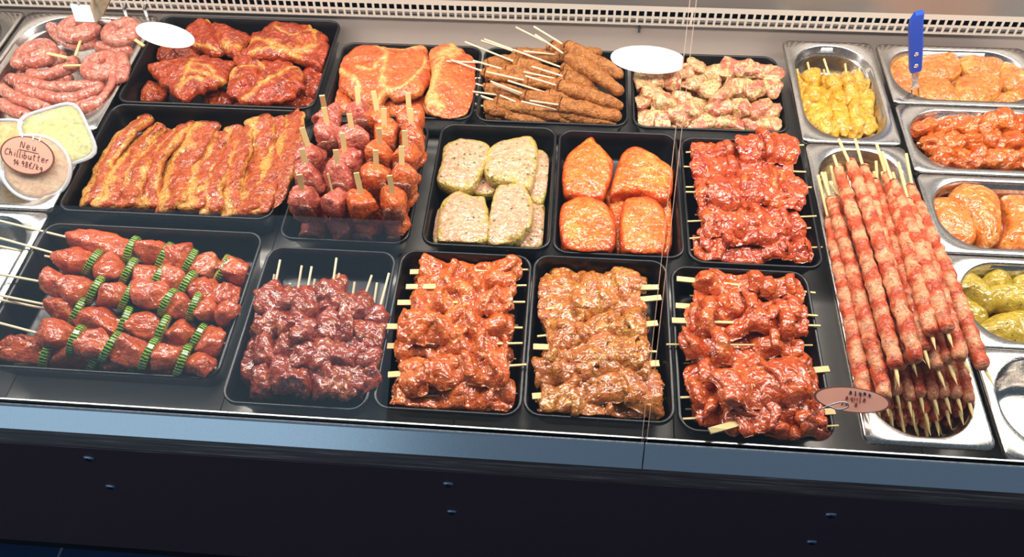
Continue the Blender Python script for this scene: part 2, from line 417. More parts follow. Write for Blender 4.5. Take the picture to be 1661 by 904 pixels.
def clear(name, tint=(1, 1, 1), gloss=1.0, rough=.0, haze=0., hcol=(1, 1, 1)):
    t = NT(name)
    tr = t.n('ShaderNodeBsdfTransparent', i_Color=tuple(tint) + (1,)); gl = t.n('ShaderNodeBsdfGlossy', i_Roughness=rough); gl.inputs['Color'].default_value = (1, 1, 1, 1)
    ge = t.n('ShaderNodeNewGeometry'); dt = t.n('ShaderNodeVectorMath', operation='DOT_PRODUCT'); t.l(ge.outputs['Normal'], dt.inputs[0]); t.l(ge.outputs['Incoming'], dt.inputs[1])
    sch = t.math('ADD', t.math('MULTIPLY', t.math('POWER', t.math('SUBTRACT', 1.0, t.math('ABSOLUTE', dt.outputs['Value'])), 5.0), .96), .04)   # Schlick
    m = t.n('ShaderNodeMixShader')
    t.l(t.math('MULTIPLY', sch, gloss, True), m.inputs[0]); t.l(tr.outputs[0], m.inputs[1]); t.l(gl.outputs[0], m.inputs[2])
    out = m.outputs[0]
    if haze:
        df = t.n('ShaderNodeBsdfDiffuse'); df.inputs[0].default_value = tuple(hcol) + (1,)
        m2 = t.n('ShaderNodeMixShader'); m2.inputs[0].default_value = haze; t.l(out, m2.inputs[1]); t.l(df.outputs[0], m2.inputs[2]); out = m2.outputs[0]
    o = t.n('ShaderNodeOutputMaterial'); t.l(out, o.inputs[0]); return t.m

M = {}
M['black'] = plain('black_melamine', (19, 18, 19), .33)
M['steel'] = steel('brushed_pan_steel', (196, 190, 184), .24, (1, 8, 1))
M['deck'] = steel('deck_steel', (165, 160, 155), .36, (8, 1, 1), .05, metal=.6)
M['wall'] = steel('back_wall_steel', (206, 188, 178), .36, (1, 1, 14), .06, metal=.45)  # pinkish reflections on the steel are put into its base colour
M['grille'] = plain('grille_paint', (205, 192, 178), .45, vary=.04)
M['dark'] = plain('dark_void', (10, 11, 14), .7)
M['alu'] = steel('rail_aluminium', (232, 236, 240), .27, (10, 1, 1), .03)
M['lip'] = steel('polished_lip', (235, 235, 235), .2, (1, 1, 1), .02)
M['bamboo'] = plain('bamboo', (232, 205, 140), .55, bump=True, bscale=300., vary=.12, vscale=40.)
M['pale_stick'] = plain('pale_bamboo', (232, 214, 178), .5, vary=.08, vscale=40.)
M['glass'] = clear('case_glass', (.98, .99, .985), .75)
M['glass_edge'] = clear('glass_edge', (.80, .72, .66), .9, .1, .6, (.95, .80, .72))  # pinkish-white reflection of the polished edges, painted as a diffuse haze colour
M['white'] = plain('white_card', (250, 250, 250), .5, vary=.01)
M['wire'] = steel('wire', (200, 200, 200), .2)
M['chrome'] = steel('screw', (200, 205, 215), .25)
M['blue'] = plain('blue_plastic', (25, 75, 185), .35, vary=.05)
M['salmon'] = plain('salmon_card', (226, 160, 138), .55, vary=.06)
M['brown'] = plain('brown_border', (110, 62, 50), .6)
M['ink'] = plain('ink', (40, 28, 40), .6)
M['red_ink'] = plain('red_ink', (150, 40, 40), .6)

def wood_mat():
    t = NT('dark_wood'); v = t.coords(False)
    mp = t.n('ShaderNodeMapping'); mp.inputs['Scale'].default_value = (1.2, 30, 60); t.l(v, mp.inputs[0])
    n = t.noise(mp.outputs[0], 6., 6, .7, .3)
    col = t.ramp(n, [(.38, lin((84, 68, 64))), (.56, lin((118, 98, 92))), (.68, lin((190, 168, 156)))])
    return t.finish(col, .42, bump=n, bstr=.25, bdist=.001)
M['wood'] = wood_mat()
M['panel'] = plain('panel_laminate', (92, 64, 62), .42, bump=True, bscale=500., vary=.08)
M['floor'] = plain('floor_tile', (62, 88, 130), .3, vary=.15, vscale=5.)  # blue of the reflected daylight is painted into the tile colour
M['grout'] = plain('grout', (165, 172, 185), .8)

# ------------------------------------------------------------------ the display case
RIM, DECK = 0.0, -0.062
XL, XR = -1.75, 1.45
def box_obj(name, lo, hi, mat, **k):
    return tag(MB().box(lo, hi).build(name, mat), kind='structure', **k)
floor = box_obj('floor', (-2.6, -3.4, -.80), (2.4, 0.9, -.76), M['floor'])
for i in range(-3, 3):       # grout joints between the floor tiles
    MB().box((-1.010 + .6*(i+1) - .003, -3.4, -.7605), (-1.010 + .6*(i+1) + .003, .2, -.7585)).build('grout_line', M['grout'], floor)
for j in range(4):
    MB().box((-2.6, -.75 - .6*j, -.7605), (2.4, -.744 - .6*j, -.7585)).build('grout_line', M['grout'], floor)
tag(MB().box((XL, -.338, -.565), (XR, -.318, -.050)).build('wall_front', M['panel']), kind='structure')
tag(MB().box((XL, -.300, -.765), (XR, -.285, -.560)).build('wall_plinth', M['dark']), kind='structure')
# grained top edge of the wooden front, a chamfered strip
mb = MB(); a = [(-.3385, -.052), (-.3265, -.031), (-.318, -.031), (-.318, -.052)]
V = [(x, y, z) for x in (XL, XR) for y, z in a]
mb.add(V, [(0,1,2,3), (7,6,5,4)] + [(i, 4+i, 4+(i+1) % 4, (i+1) % 4) for i in range(4)])
tag(mb.build('trim_1', M['wood']), kind='structure')
# aluminium rail, two lengths that meet below the glass joint
def rail(x0, x1, n):
    prof = [(-.3265, -.032), (-.3065, -.0015), (-.3045, 0.0), (-.3025, 0.0), (-.3025, -.012), (-.2975, -.012), (-.2975, 0.0), (-.2955, 0.0), (-.2955, -.062), (-.318, -.062)]
    k = len(prof); V = [(x, y, z) for x in (x0, x1) for y, z in prof]
    F = [(i, (i+1) % k, k + (i+1) % k, k + i)[::-1] for i in range(k)] + [tuple(range(k)), tuple(range(k, 2*k))[::-1]]
    mi = [0]*len(F); mi[1] = mi[2] = mi[6] = 1; mi[3] = mi[4] = mi[5] = 2
    return tag(mesh_obj('trim_%d' % n, V, F, [M['alu'], M['lip'], M['dark']], smooth=False, midx=mi), kind='structure')
JX = .1535
rail(XL, JX - .0008, 2); rail(JX + .0008, XR, 3)
# deck plates
deck = tag(MB().box((XL, -.2955, -.072), (XR, .56, -.066)).build('deck', M['dark']), kind='structure')
edges = [XL, -1.38, -1.065, -.745, -.43, -.1, .202, .53, .86, XR]
for a, b in zip(edges[:-1], edges[1:]):
    MB().box((a + .0008, -.295, -.067), (b - .0008, .545, DECK)).build('deck_plate', M['deck'], deck)
# back wall with the air grille above it
tag(MB().box((XL, .545, -.066), (XR, .560, .004)).build('wall_back', M['wall']), kind='structure')
gr = tag(empty('air_grille', (0, .54, 0)), 'cream perforated steel air grille with square holes along the back wall', 'grille')
pitch, hole = .01435, .0100
tilt = math.radians(10)
n = int((XR - XL) / pitch); mb = MB()
ey = np.array((0, math.sin(tilt), math.cos(tilt))); ez = np.array((0, -math.cos(tilt), math.sin(tilt)))
O = np.array((XL, .538, .006))
def gbox(mb, x0, x1, h0, h1, base=O, e1=ey, e2=ez, t=.0012):
    c = [base + np.array((x, 0, 0)) + e1*h + e2*d for d in (0, t) for x, h in ((x0, h0), (x1, h0), (x1, h1), (x0, h1))]
    mb.add(c, [(3,2,1,0),(4,5,6,7),(0,1,5,4),(1,2,6,5),(2,3,7,6),(3,0,4,7)])
rows = 2; wbar = pitch - hole; Lx = n * pitch
h = .003
gbox(mb, 0, Lx, 0, h)
for r in range(rows):
    for i in range(n + 1): gbox(mb, i*pitch - wbar/2, i*pitch + wbar/2, h, h + hole)
    h += hole; top = wbar if r < rows - 1 else .010
    gbox(mb, 0, Lx, h, h + top); h += top
mb.build('perforated_sheet', M['grille'], gr)
mb = MB()       # folded lower lip of the grille, with its own row of slots
e1 = np.array((0, .86, -.5)); e2 = np.array((0, .5, .86)); O2 = O + ez*.0006
gbox(mb, 0, Lx, 0, .002, O2, e1, e2); gbox(mb, 0, Lx, .010, .013, O2, e1, e2)
for i in range(n + 1): gbox(mb, i*pitch - wbar/2, i*pitch + wbar/2, .002, .010, O2, e1, e2)
mb.build('folded_lip', M['grille'], gr)
tag(MB().box((XL, .575, -.03), (XR, .60, .055)).build('wall_duct', M['dark']), kind='structure')
Ot = O + ey*h
tag(MB().box((XL, Ot[1] - .001, Ot[2]), (XR, .62, .40)).build('wall_upper', M['deck']), kind='structure')
# small hinge pin under the grille
p = aty(1037, 44, .545); pin = tag(empty('wall_catch', (p[0], .545, p[2] - .008)), 'small steel catch screwed to the back wall below the grille', 'catch')
V, F = cyl_geo((p[0], .545, p[2] + .003), (p[0], .538, p[2] + .003), .0035, n=12); mesh_obj('screw_head', V, F, M['chrome'], pin, False)
MB().box((p[0] - .0022, .540, p[2] - .009), (p[0] + .0022, .545, p[2] + .001)).build('tongue', M['wire'], pin)
for i, (u, v, w) in enumerate(((205, 8, 'left'), (238, 8, 'right'))):
    p = aty(u, v, .545)
    e = tag(empty('wall_peg', (p[0], .53, p[2])), 'small white-tipped wall peg above the neck steaks, %s of the two' % w, 'peg')
    V, F = cyl_geo((p[0], .55, p[2] + .01), (p[0] + .002, .528, p[2]), .003, n=10); mesh_obj('peg', V, F, M['wire'], e)
    V, F = cyl_geo((p[0] + .002, .529, p[2]), (p[0] + .003, .524, p[2] - .012), .0035, .002, n=10); mesh_obj('tip', V, F, M['white'], e)

# slanted front glass, two panes with a narrow joint
GB = np.array((0, -.300, -.010)); GT = np.array((0, .075, .612))
gn = unit(np.cross((1, 0, 0), GT - GB))
def pane(x0, x1, n):
    t = .006; c = []
    for d in (0, t):
        for x, p in ((x0, GB), (x1, GB), (x1, GT), (x0, GT)): c.append(np.array((x, 0, 0)) + p + gn*d)
    F = [(3,2,1,0),(4,5,6,7),(0,1,5,4),(1,2,6,5),(2,3,7,6),(3,0,4,7)]
    return tag(mesh_obj('window_%d' % n, c, F, [M['glass'], M['glass_edge']], smooth=False, midx=[0, 0, 1, 1, 1, 1]), kind='structure')
pane(XL, JX - .0032, 1); pane(JX + .0032, XR, 2)

# screws in the wooden front
for i, (u, v, l) in enumerate(((145, 744, 'upper screw of the leftmost pair in the dark wooden front'), (180, 790, 'lower screw of the leftmost pair in the dark wooden front'),
        (727, 786, 'upper screw of the middle pair in the dark wooden front'), (733, 831, 'lower screw of the middle pair in the dark wooden front'),
        (1347, 836, 'upper screw of the rightmost pair in the dark wooden front'), (1316, 880, 'lower screw of the rightmost pair in the dark wooden front'))):
    p = aty(u, v, -.338); e = tag(empty('screw', (p[0], -.338, p[2])), l, 'screw', 'screws in the wooden front')
    V, F, _ = blob_geo((p[0], -.338, p[2]), (.0028, .0085, .0085), (0, -1, 0), p=2.2, amp=0, nu=8, nv=20); mesh_obj('screw_head', V, F, M['chrome'], e)
    mb = MB(); mb.box((p[0] - .0045, -.3415, p[2] - .0008), (p[0] + .0045, -.3406, p[2] + .0008)); mb.box((p[0] - .0008, -.3416, p[2] - .0045), (p[0] + .0008, -.3406, p[2] + .0045))
    mb.build('cross_slot', M['dark'], e)

# ------------------------------------------------------------------ trays and pans
EXT = {}
def inside(o): BOX[0] = EXT[o.name] if o is not None else None
def black_tray(x0, y1, w, d, label):
    x1, y0 = x0 + w, y1 - d; r = .024
    L = lambda i, z, rr=None: rrect(x0 + i, y0 + i, x1 - i, y1 - i, max(.004, r - i if rr is None else rr), z)
    loops = [L(.018, -.0605, .02), L(.017, -.058, .02), L(.0045, -.010), L(.0035, -.007), L(0, -.0065), L(0, -.0015), L(.0012, 0), L(.0034, 0), L(.0046, -.0015),
             L(.0075, -.018), L(.014, -.050, .022), L(.020, -.0545, .02)]
    V, F = loft(loops, True, True)
    o = tag(mesh_obj('black_tray', V, F, M['black']), label, 'tray'); EXT[o.name] = (x0, y0, x1, y1, 't'); return o
def steel_pan(x0, y1, w, d, label, depth=.055, cr=.062):
    x1, y0 = x0 + w, y1 - d
    L = lambda i, z, rr: rrect(x0 + i, y0 + i, x1 - i, y1 - i, rr, z, 12)
    loops = [L(.024, -depth - .003, .05), L(.020, -depth + .004, .05), L(.014, -.004, .055), L(.004, -.003, .012), L(.0015, -.007, .012), L(.0, -.007, .012), L(.0004, -.0015, .012), L(.002, 0, .012), L(.0115, 0, cr), L(.0135, -.002, cr),
             L(.0150, -.014, cr - .004), L(.0185, -.017, cr - .008), L(.0195, -.019, cr - .009), L(.024, -depth + .014, cr - .014), L(.030, -depth + .004, cr - .018), L(.040, -depth, cr - .026)]
    V, F = loft(loops, True, True)
    o = tag(mesh_obj('steel_pan', V, F, M['steel']), label, 'pan'); EXT[o.name] = (x0, y0, x1, y1, 'p'); return o
TW, TD = .1984, .2638
T1 = black_tray(-.768, .532, .360, .250, 'large black tray of red marinated neck steaks at the back left')
TM1 = black_tray(-.768, .279, .350, .250, 'large black tray holding the yellow marinated belly slices')
TF1 = black_tray(-.770, .005, .350, .256, 'large black tray under the courgette and meat skewers at the front left')
TC = black_tray(-.391, .468, TD, TW, 'black tray holding the orange chops against the back wall')
TK = black_tray(-.123, .467, TD, TW, 'black tray heaped with minced meat skewers')
TG = black_tray(.1475, .466, TD, TW, 'black tray of pale herb-cream meat strips at the back')
TM2 = black_tray(-.399, .258, TW + .004, TD, 'black tray of upright thick meat cubes on flat sticks')
TM3 = black_tray(-.178, .260, TW, TD, 'black tray holding the pale herb-coated steaks')
TM4 = black_tray(.023, .256, TW, TD, 'black tray holding four bright orange steaks')
TM5 = black_tray(.2256, .250, TW, TD, 'black tray of glossy dark red skewers in the middle row')
TF2 = black_tray(-.407, -.020, TW, TD, 'black front tray of burgundy meat cube skewers')
TF3 = black_tray(-.2035, -.0145, TW, TD, 'black front tray of orange-pink folded skewers beside the burgundy cubes')
TF4 = black_tray(-.004, -.012, TW, TD, 'black front tray of amber honey-marinated skewers')
TF5 = black_tray(.198, -.020, TW, TD, 'black front tray of red-orange curled skewers at the right')
PY = steel_pan(.4285, .514, .162, .265, 'upright steel pan holding short yellow chicken skewers')
PB = steel_pan(.4305, .246, .162, .530, 'long narrow steel pan holding the bacon-wrapped skewers')
PR = [steel_pan(.597, .512 - .1625*i, .265, .160, 'steel pan of %s in the right-hand column' % s) for i, s in enumerate((
    'pale orange chicken thighs', 'red-orange chicken skewers', 'smooth orange chicken breasts', 'yellow-green chicken breasts'))]
PR.append(steel_pan(.600, -.136, .265, .160, 'empty steel pan at the front right corner'))
PS = steel_pan(-1.040, .530, .266, .322, 'steel pan of coarse raw sausages at the far left', cr=.085)
PS2 = steel_pan(-1.312, .530, .266, .322, 'steel pan cut off by the left edge behind the sausages', cr=.085)
PT = steel_pan(-1.040, .200, .266, .172, 'steel pan holding the tubs of flavoured butter', cr=.05)
PE = steel_pan(-1.040, .024, .266, .290, 'empty bright steel pan under the pale skewer ends at the left', cr=.06)

# ------------------------------------------------------------------ meats: materials
G, DKG = (70, 90, 35), (40, 45, 22)
M['neck'] = meat('neck_steak_meat', (186, 66, 28), (132, 36, 16), (232, 156, 66), .22, 17., seam=(240, 172, 84), speck= [(96, 50, 18), (232, 140, 60)], speck_amt=.2, coat=.6, patch=(214, 92, 38), patch_amt=.35)
M['belly'] = meat('belly_slice_meat', (198, 92, 52), (158, 56, 34), None, stripes=('pv', 3.0, (234, 176, 92), 1.5), speck=[DKG, (120, 90, 20)], speck_scale=300., speck_amt=.34, coat=.5, patch=(216, 124, 54), patch_amt=.3)
M['cube'] = meat('pork_cube_meat', (210, 112, 96), (172, 62, 48), (226, 160, 140), .25, 40., [(150, 60, 30)], speck_amt=.15, patch=(222, 136, 122), patch_amt=.3)
M['cube_red'] = meat('pork_cube_red_meat', (220, 104, 45), (188, 62, 24), (226, 166, 106), .2, 40., [(150, 62, 24)], speck_amt=.15, patch=(224, 135, 86), patch_amt=.35)
M['cut'] = meat('cut_face_meat', (150, 78, 58), (100, 42, 32), (190, 130, 104), .6, 90., [(190, 130, 110)], speck_scale=400., speck_amt=.3, fine=500., bump=.9)
M['chop'] = meat('chop_meat', (232, 108, 50), (206, 74, 32), (244, 178, 96), .25, 13., seam=(248, 192, 116), speck= [(240, 160, 70)], speck_amt=.12, rim=((242, 160, 84), .97), patch=(236, 124, 60), patch_amt=.4)
M['bone'] = meat('bone_and_fat', (244, 178, 100), (232, 146, 66), (250, 206, 140), .6, 40., None, rough=.3)
M['kofta'] = meat('minced_meat', (200, 128, 72), (156, 90, 48), None, speck=[(100, 90, 34), (222, 164, 98), (130, 60, 30)], speck_scale=380., speck_amt=.45, rough=.38, bump=1.0, fine=380., coat=.1, patch=(206, 120, 80), patch_amt=.3)
M['cream'] = meat('herb_cream_meat', (216, 122, 98), (190, 88, 70), (238, 216, 150), .8, 22., [(110, 120, 50), (232, 214, 150)], speck_scale=260., speck_amt=.25, patch=(234, 204, 142), patch_amt=.42, patch_scale=24., rim=((236, 214, 150), .9))
M['herb'] = meat('herb_steak_meat', (230, 178, 146), (216, 156, 120), (214, 186, 100), .25, 26., [(70, 92, 26), (120, 130, 40)], speck_scale=120., speck_amt=.2, rim=((204, 180, 84), .80), rough=.42)
M['orange'] = meat('orange_steak_meat', (238, 124, 42), (226, 89, 21), (244, 176, 78), .3, 26., [(200, 62, 11), (160, 62, 16)], speck_amt=.16, rim=((224, 76, 16), .82), rough=.40, patch=(242, 162, 78), patch_amt=.42, bump=.8)
M['red'] = meat('red_glaze_meat', (216, 84, 30), (164, 38, 16), (238, 133, 50), .35, 24., [(120, 24, 9), (232, 145, 52)], speck_amt=.16, rough=.40, bump=.7, coat=1.0, patch=(226, 99, 36), patch_amt=.35)
M['yellow'] = meat('yellow_chicken_meat', (234, 178, 46), (212, 146, 24), (240, 204, 120), .5, 30., [(120, 90, 20)], speck_amt=.12, patch=(234, 196, 112), patch_amt=.35, patch_scale=40.)
M['thigh'] = meat('chicken_thigh_meat', (236, 140, 64), (220, 108, 40), (246, 186, 96), .6, 14., [(230, 110, 40)], speck_amt=.08, rim=((244, 178, 86), .93))
M['tikka'] = meat('red_orange_chicken_meat', (228, 114, 27), (206, 74, 14), (238, 156, 65), .3, 30., [(170, 41, 8), (110, 62, 13)], speck_amt=.22, rough=.40, coat=1.0)
M['breast'] = meat('orange_chicken_breast_meat', (236, 138, 52), (222, 108, 28), (244, 182, 116), .35, 15., [(130, 70, 16)], speck_amt=.16, rough=.40, bump=.4, coat=1.0)
M['lime'] = meat('yellow_green_chicken_meat', (208, 178, 56), (180, 148, 30), (222, 198, 112), .3, 15., [(110, 100, 20)], speck_amt=.12, rough=.40, bump=.4, coat=1.0)
M['wrap'] = meat('bacon_wrap_meat', (216, 94, 60), (184, 60, 38), None, helix=(246, 190, 146), speck=[(110, 52, 18), (224, 124, 54)], speck_scale=360., speck_amt=.25, rough=.42, bump=.6, coat=.25)
M['lean'] = meat('tenderloin_meat', (206, 91, 47), (176, 58, 27), (224, 141, 90), .2, 30., [(212, 95, 36)], speck_amt=.2, rough=.42, patch=(212, 95, 37), patch_amt=.35)
M['burg'] = meat('burgundy_cube_meat', (178, 68, 41), (132, 37, 21), (214, 145, 82), .3, 34., [(222, 162, 62), (120, 62, 16)], speck_amt=.18, rough=.40, coat=1.0, patch=(190, 87, 52), patch_amt=.35)
M['fold'] = meat('orange_pink_fold_meat', (230, 112, 47), (212, 81, 29), (242, 162, 85), .35, 26., [(150, 41, 13), (242, 183, 78)], speck_amt=.12, rough=.40, coat=1.0, rim=((240, 145, 73), .98), patch=(234, 135, 68), patch_amt=.35)
M['amber'] = meat('amber_fold_meat', (212, 124, 42), (182, 86, 24), (230, 170, 78), .4, 24., [(110, 70, 16), (150, 90, 20)], speck_amt=.24, rough=.40, coat=1.0, patch=(222, 122, 80), patch_amt=.42, patch_scale=18.)
M['curl'] = meat('red_orange_curl_meat', (226, 99, 34), (196, 64, 21), (238, 151, 77), .3, 26., [(150, 41, 13)], speck_amt=.14, rough=.40, coat=1.0, rim=((232, 122, 60), .95), patch=(230, 120, 57), patch_amt=.3)
M['sausage'] = meat('coarse_sausage_meat', (210, 124, 108), (188, 90, 78), (228, 176, 158), .5, 60., [(232, 186, 166), (228, 178, 158)], speck_scale=120., speck_amt=.34, rough=.42, bump=.3)
M['courgette_flesh'] = plain('courgette_flesh', (214, 200, 110), .4, bump=True, vary=.12, coat=.3)
def skin_mat():
    t = NT('courgette_skin'); v = t.coords(); a = t.attr('pv')
    n = t.noise(v, 200., 2)
    ph = t.math('ADD', t.math('MULTIPLY', a, 34.), t.math('MULTIPLY', n, .9))
    f = t.ramp(t.math('FRACT', ph), [(.45, (0,0,0)), (.55, (1,1,1)), (.85, (1,1,1)), (.95, (0,0,0))])
    return t.finish(t.mix(f, lin((22, 62, 22)), lin((150, 186, 62))), .25, coat=.3)
M['courgette_skin'] = skin_mat()

ORD = ['first', 'second', 'third', 'fourth', 'fifth', 'sixth', 'seventh', 'eighth', 'ninth', 'tenth', 'eleventh', 'twelfth', 'thirteenth', 'fourteenth', 'fifteenth']
SEED = [100]
def sd(): SEED[0] += 1; return SEED[0]
def add(name, geo, mat, parent=None, **k):
    V, F, A = geo; return mesh_obj(name, V, F, mat, parent, attrs=A, **k)
def seam_attr(V, lines):
    out = np.zeros(len(V)); wob = fbm(V * 90, 3, 3)
    for P, w in lines:
        P = catmull(np.asarray(P), 10*len(P)); d = np.full(len(V), 9.)
        for a, b in zip(P[:-1], P[1:]):
            ab = b - a; f = np.clip(((V[:, :2] - a) @ ab) / (ab @ ab + 1e-12), 0, 1); d = np.minimum(d, np.hypot(*(V[:, :2] - a - np.outer(f, ab)).T))
        out = np.maximum(out, np.exp(-(d / (w * (1 + .6*wob)))**2))
    return out
def slab_px(name, zw, pts, zt, T, mat, label, cat, group=None, parent=None, seams=None, **k):
    poly = [at(*zw(p), zt)[:2] for p in pts]
    V, F, A = slab_geo(poly, zt, T, seed=sd(), **(dict(k, n=120, rings=36) if seams else k))
    if seams:
        A['seam'] = seam_attr(V, [([at(*zw(p), zt)[:2] for p in l], w) for l, w in seams]) * (V[:, 2] > zt - T*.75); V[:, 2] += .0016 * A['seam']
    o = add(name, (V, F, A), mat, parent)
    if parent is None: tag(o, label, cat, group)
    return o
def stick_geo(a, b, r=.0016, tip=True):
    a = np.asarray(a, float); b = np.asarray(b, float); d = unit(b - a)
    if not tip: return cyl_geo(a, b, r, n=8)
    m = b - d*.014; mb = MB(); mb.add(*cyl_geo(a, m, r, n=8)); mb.add(*cyl_geo(m, b, r, .0002, n=8)); return np.concatenate(mb.V), mb.F
def put_stick(parent, a, b, r=.0016, tip=True, mat='bamboo', name='stick'):
    V, F = stick_geo(a, b, r, tip); return mesh_obj(name, V, F, M[mat], parent, False)
def put_paddle(parent, a, b, grip=.045, w=.0085, t=.0026, up=(0, 0, 1)):
    a = np.asarray(a, float); b = np.asarray(b, float); d = unit(b - a); mb = MB()
    g = a + d*grip
    mb.add(*bar_geo(a, g, w, t, up)); mb.add(*bar_geo(g, b, w*.45, t, up, w*.3))
    return mb.build('stick', M['bamboo'], parent)
def mid(a, b, f): return np.asarray(a)*(1-f) + np.asarray(b)*f

# ------------------------------------------------------------------ neck steaks (back left tray)
inside(T1)
zw = Z(200, 0, 4.614)
for pts, zt, T, lab, kw in (
    ([(95,655),(180,600),(300,640),(330,700),(220,750),(120,745)], -.034, .016, 'ragged end of a neck steak at the left front corner of its tray', {}),
    ([(560,690),(700,640),(820,690),(800,770),(640,770)], -.034, .016, 'neck steak lying underneath in the gap at the front of its tray', {}),
    ([(830,760),(1000,740),(1250,700),(1450,650),(1440,770),(1250,800),(900,790)], -.032, .018, 'bottom neck steak whose long edge shows along the tray front', {}),
    ([(1330,520),(1480,440),(1560,400),(1540,560),(1450,680),(1330,680)], -.02, .02, 'neck steak at the right side of the tray half covered by two others', {}),
    ([(230,360),(340,300),(540,340),(600,400),(480,440),(270,430)], -.02, .016, 'neck steak edge below the white oval card', {}),
    ([(440,220),(555,120),(650,140),(700,260),(760,380),(640,400),(520,340)], -.004, .020, 'neck steak with a yellow fat tip at the back of the tray', dict(seams=[([(560,130),(610,135),(650,165)], .005), ([(520,330),(600,350),(700,370)], .003)])),
    ([(640,170),(740,160),(860,210),(945,245),(890,330),(850,390),(760,380),(690,300)], .002, .020, 'narrow neck steak lying across the back of the tray', dict(seams=[([(750,330),(800,350),(860,350)], .005)])),
    ([(985,200),(1150,138),(1300,150),(1425,175),(1500,260),(1550,390),(1480,470),(1300,430),(1120,400),(985,410),(880,355)], .004, .024, 'big folded neck steak at the back right of its tray', dict(groove=.006, seams=[([(890,350),(980,290),(1130,340),(1290,385),(1440,330)], .0045), ([(1130,195),(1280,270),(1400,200),(1440,290)], .003), ([(960,390),(1150,365),(1320,420)], .0045), ([(1400,170),(1440,230)], .004)])),
    ([(800,400),(890,365),(970,400),(960,460),(860,490)], -.004, .018, 'small dark knob of neck steak in the middle of the tray', {}),
    ([(165,485),(330,430),(500,392),(700,410),(800,450),(770,590),(600,650),(430,728),(330,660),(240,560)], .004, .022, 'neck steak with a broad yellow fat seam at the front left', dict(groove=.005, seams=[([(520,440),(475,550),(420,655)], .006), ([(490,530),(620,560),(765,600)], .0045), ([(540,470),(680,540)], .0035), ([(430,640),(520,600),(600,600)], .0045)])),
    ([(770,560),(860,470),(1000,435),(1200,425),(1330,500),(1310,640),(1180,720),(920,745),(790,680)], .006, .024, 'rounded neck steak at the front right of its tray', dict(groove=.006, seams=[([(900,725),(1040,640),(1180,560),(1300,480)], .0045), ([(780,570),(860,500),(990,495)], .0045), ([(1000,440),(1060,520)], .003)])),
):
    slab_px('neck_steak', zw, pts, zt, T, M['neck'], lab, 'steak', 'neck steaks in the back left tray', amp=.0050, freq=42., edge=.11, dome=.006, **kw)

# ------------------------------------------------------------------ marinated belly slices
inside(TM1)
zw = Z(120, 160, 4.108)
belly = [
    ([(505,125),(330,255),(215,440),(100,715)], .020, 'leftmost'),
    ([(600,175),(440,310),(320,480),(185,735)], .022, 'second from the left'),
    ([(655,215),(520,350),(410,520),(340,740)], .021, 'third from the left'),
    ([(775,175),(640,290),(520,480),(480,745)], .022, 'fourth from the left'),
    ([(900,165),(800,310),(690,500),(640,755)], .029, 'fifth from the left and the broadest,'),
    ([(1000,225),(905,400),(830,560),(790,750)], .022, 'sixth from the left'),
    ([(1075,195),(1000,400),(905,600),(930,775)], .021, 'seventh from the left'),
    ([(1140,205),(1095,400),(1040,590),(1070,785)], .022, 'eighth from the left'),
    ([(1225,125),(1245,270),(1180,470),(1160,780)], .023, 'ninth from the left'),
    ([(1330,135),(1350,310),(1300,520),(1235,785)], .021, 'tenth from the left'),
    ([(1450,95),(1465,220),(1390,480),(1320,780)], .024, 'rightmost')]
rng = random.Random(4)
for i, (pts, a, lab) in enumerate(belly):
    P = [at(*zw(p), -.006 + .006*math.sin(1.7*i + 2*j)) for j, p in enumerate(pts)]
    g = tube_geo(P, a, .0085, n=30, m=60, roll=[rng.uniform(-.55, -.15), rng.uniform(-.5, .0), rng.uniform(-.6, -.1), rng.uniform(-.5, .1)], cap=.007, amp=.0040, freq=62., seed=sd(), pw=4.5)
    tag(add('belly_slice', g, M['belly']), 'spiced belly slice, %s in the large tray' % lab if 'broad' not in lab else 'spiced belly slice, fifth from the left and the broadest in the large tray', 'belly slice', 'belly slices in the large tray')
# lower layer filling the tray
for i in range(9):
    x = -.722 + .034*i
    P = [(x + .05 - .004*i, .235, -.034), (x + .02, .16, -.034), (x + .004, .075, -.036)]
    g = tube_geo(P, .021, .009, n=16, m=24, roll=-.3, cap=.012, amp=.004, freq=48., seed=sd(), pw=3.)
    tag(add('belly_slice', g, M['belly']), 'spiced belly slice hidden in the lower layer, %s from the left' % ORD[i], 'belly slice', 'lower belly slices')

# ------------------------------------------------------------------ chops
inside(TC)
zw = Z(510, 20, 4.757)
kw = dict(amp=.0035, freq=34., edge=.05)
slab_px('pork_chop', zw, [(90,600),(150,530),(240,580),(305,650),(260,740),(110,752)], -.018, .02, M['chop'], 'ragged chop piece in the left front corner of the back tray', 'chop', 'chops', **kw)
slab_px('pork_chop', zw, [(480,690),(560,640),(700,640),(830,600),(850,700),(740,770),(560,770)], -.026, .018, M['chop'], 'chop trimmings showing under the front of the biggest chop', 'chop', 'chops', **kw)
big = slab_px('pork_chop', zw, [(175,400),(200,320),(290,258),(370,215),(480,228),(700,262),(850,235),(905,390),(880,490),(800,590),(620,640),(560,610),(480,700),(400,670),(320,640),(200,560)], .006, .026, M['chop'], 'big flat chop with a round eye of meat and pale bone seam', 'chop', 'chops', groove=.004, gfreq=16.,
    seams=[([(480,235),(550,300),(545,400),(525,520),(570,600)], .0045), ([(480,235),(620,270),(740,282),(850,250)], .004), ([(570,600),(700,560),(830,430),(860,330)], .0025), ([(330,430),(440,450),(500,380)], .0035), ([(170,420),(240,470),(330,540),(340,600)], .0045), ([(480,690),(540,600)], .004)], **kw)
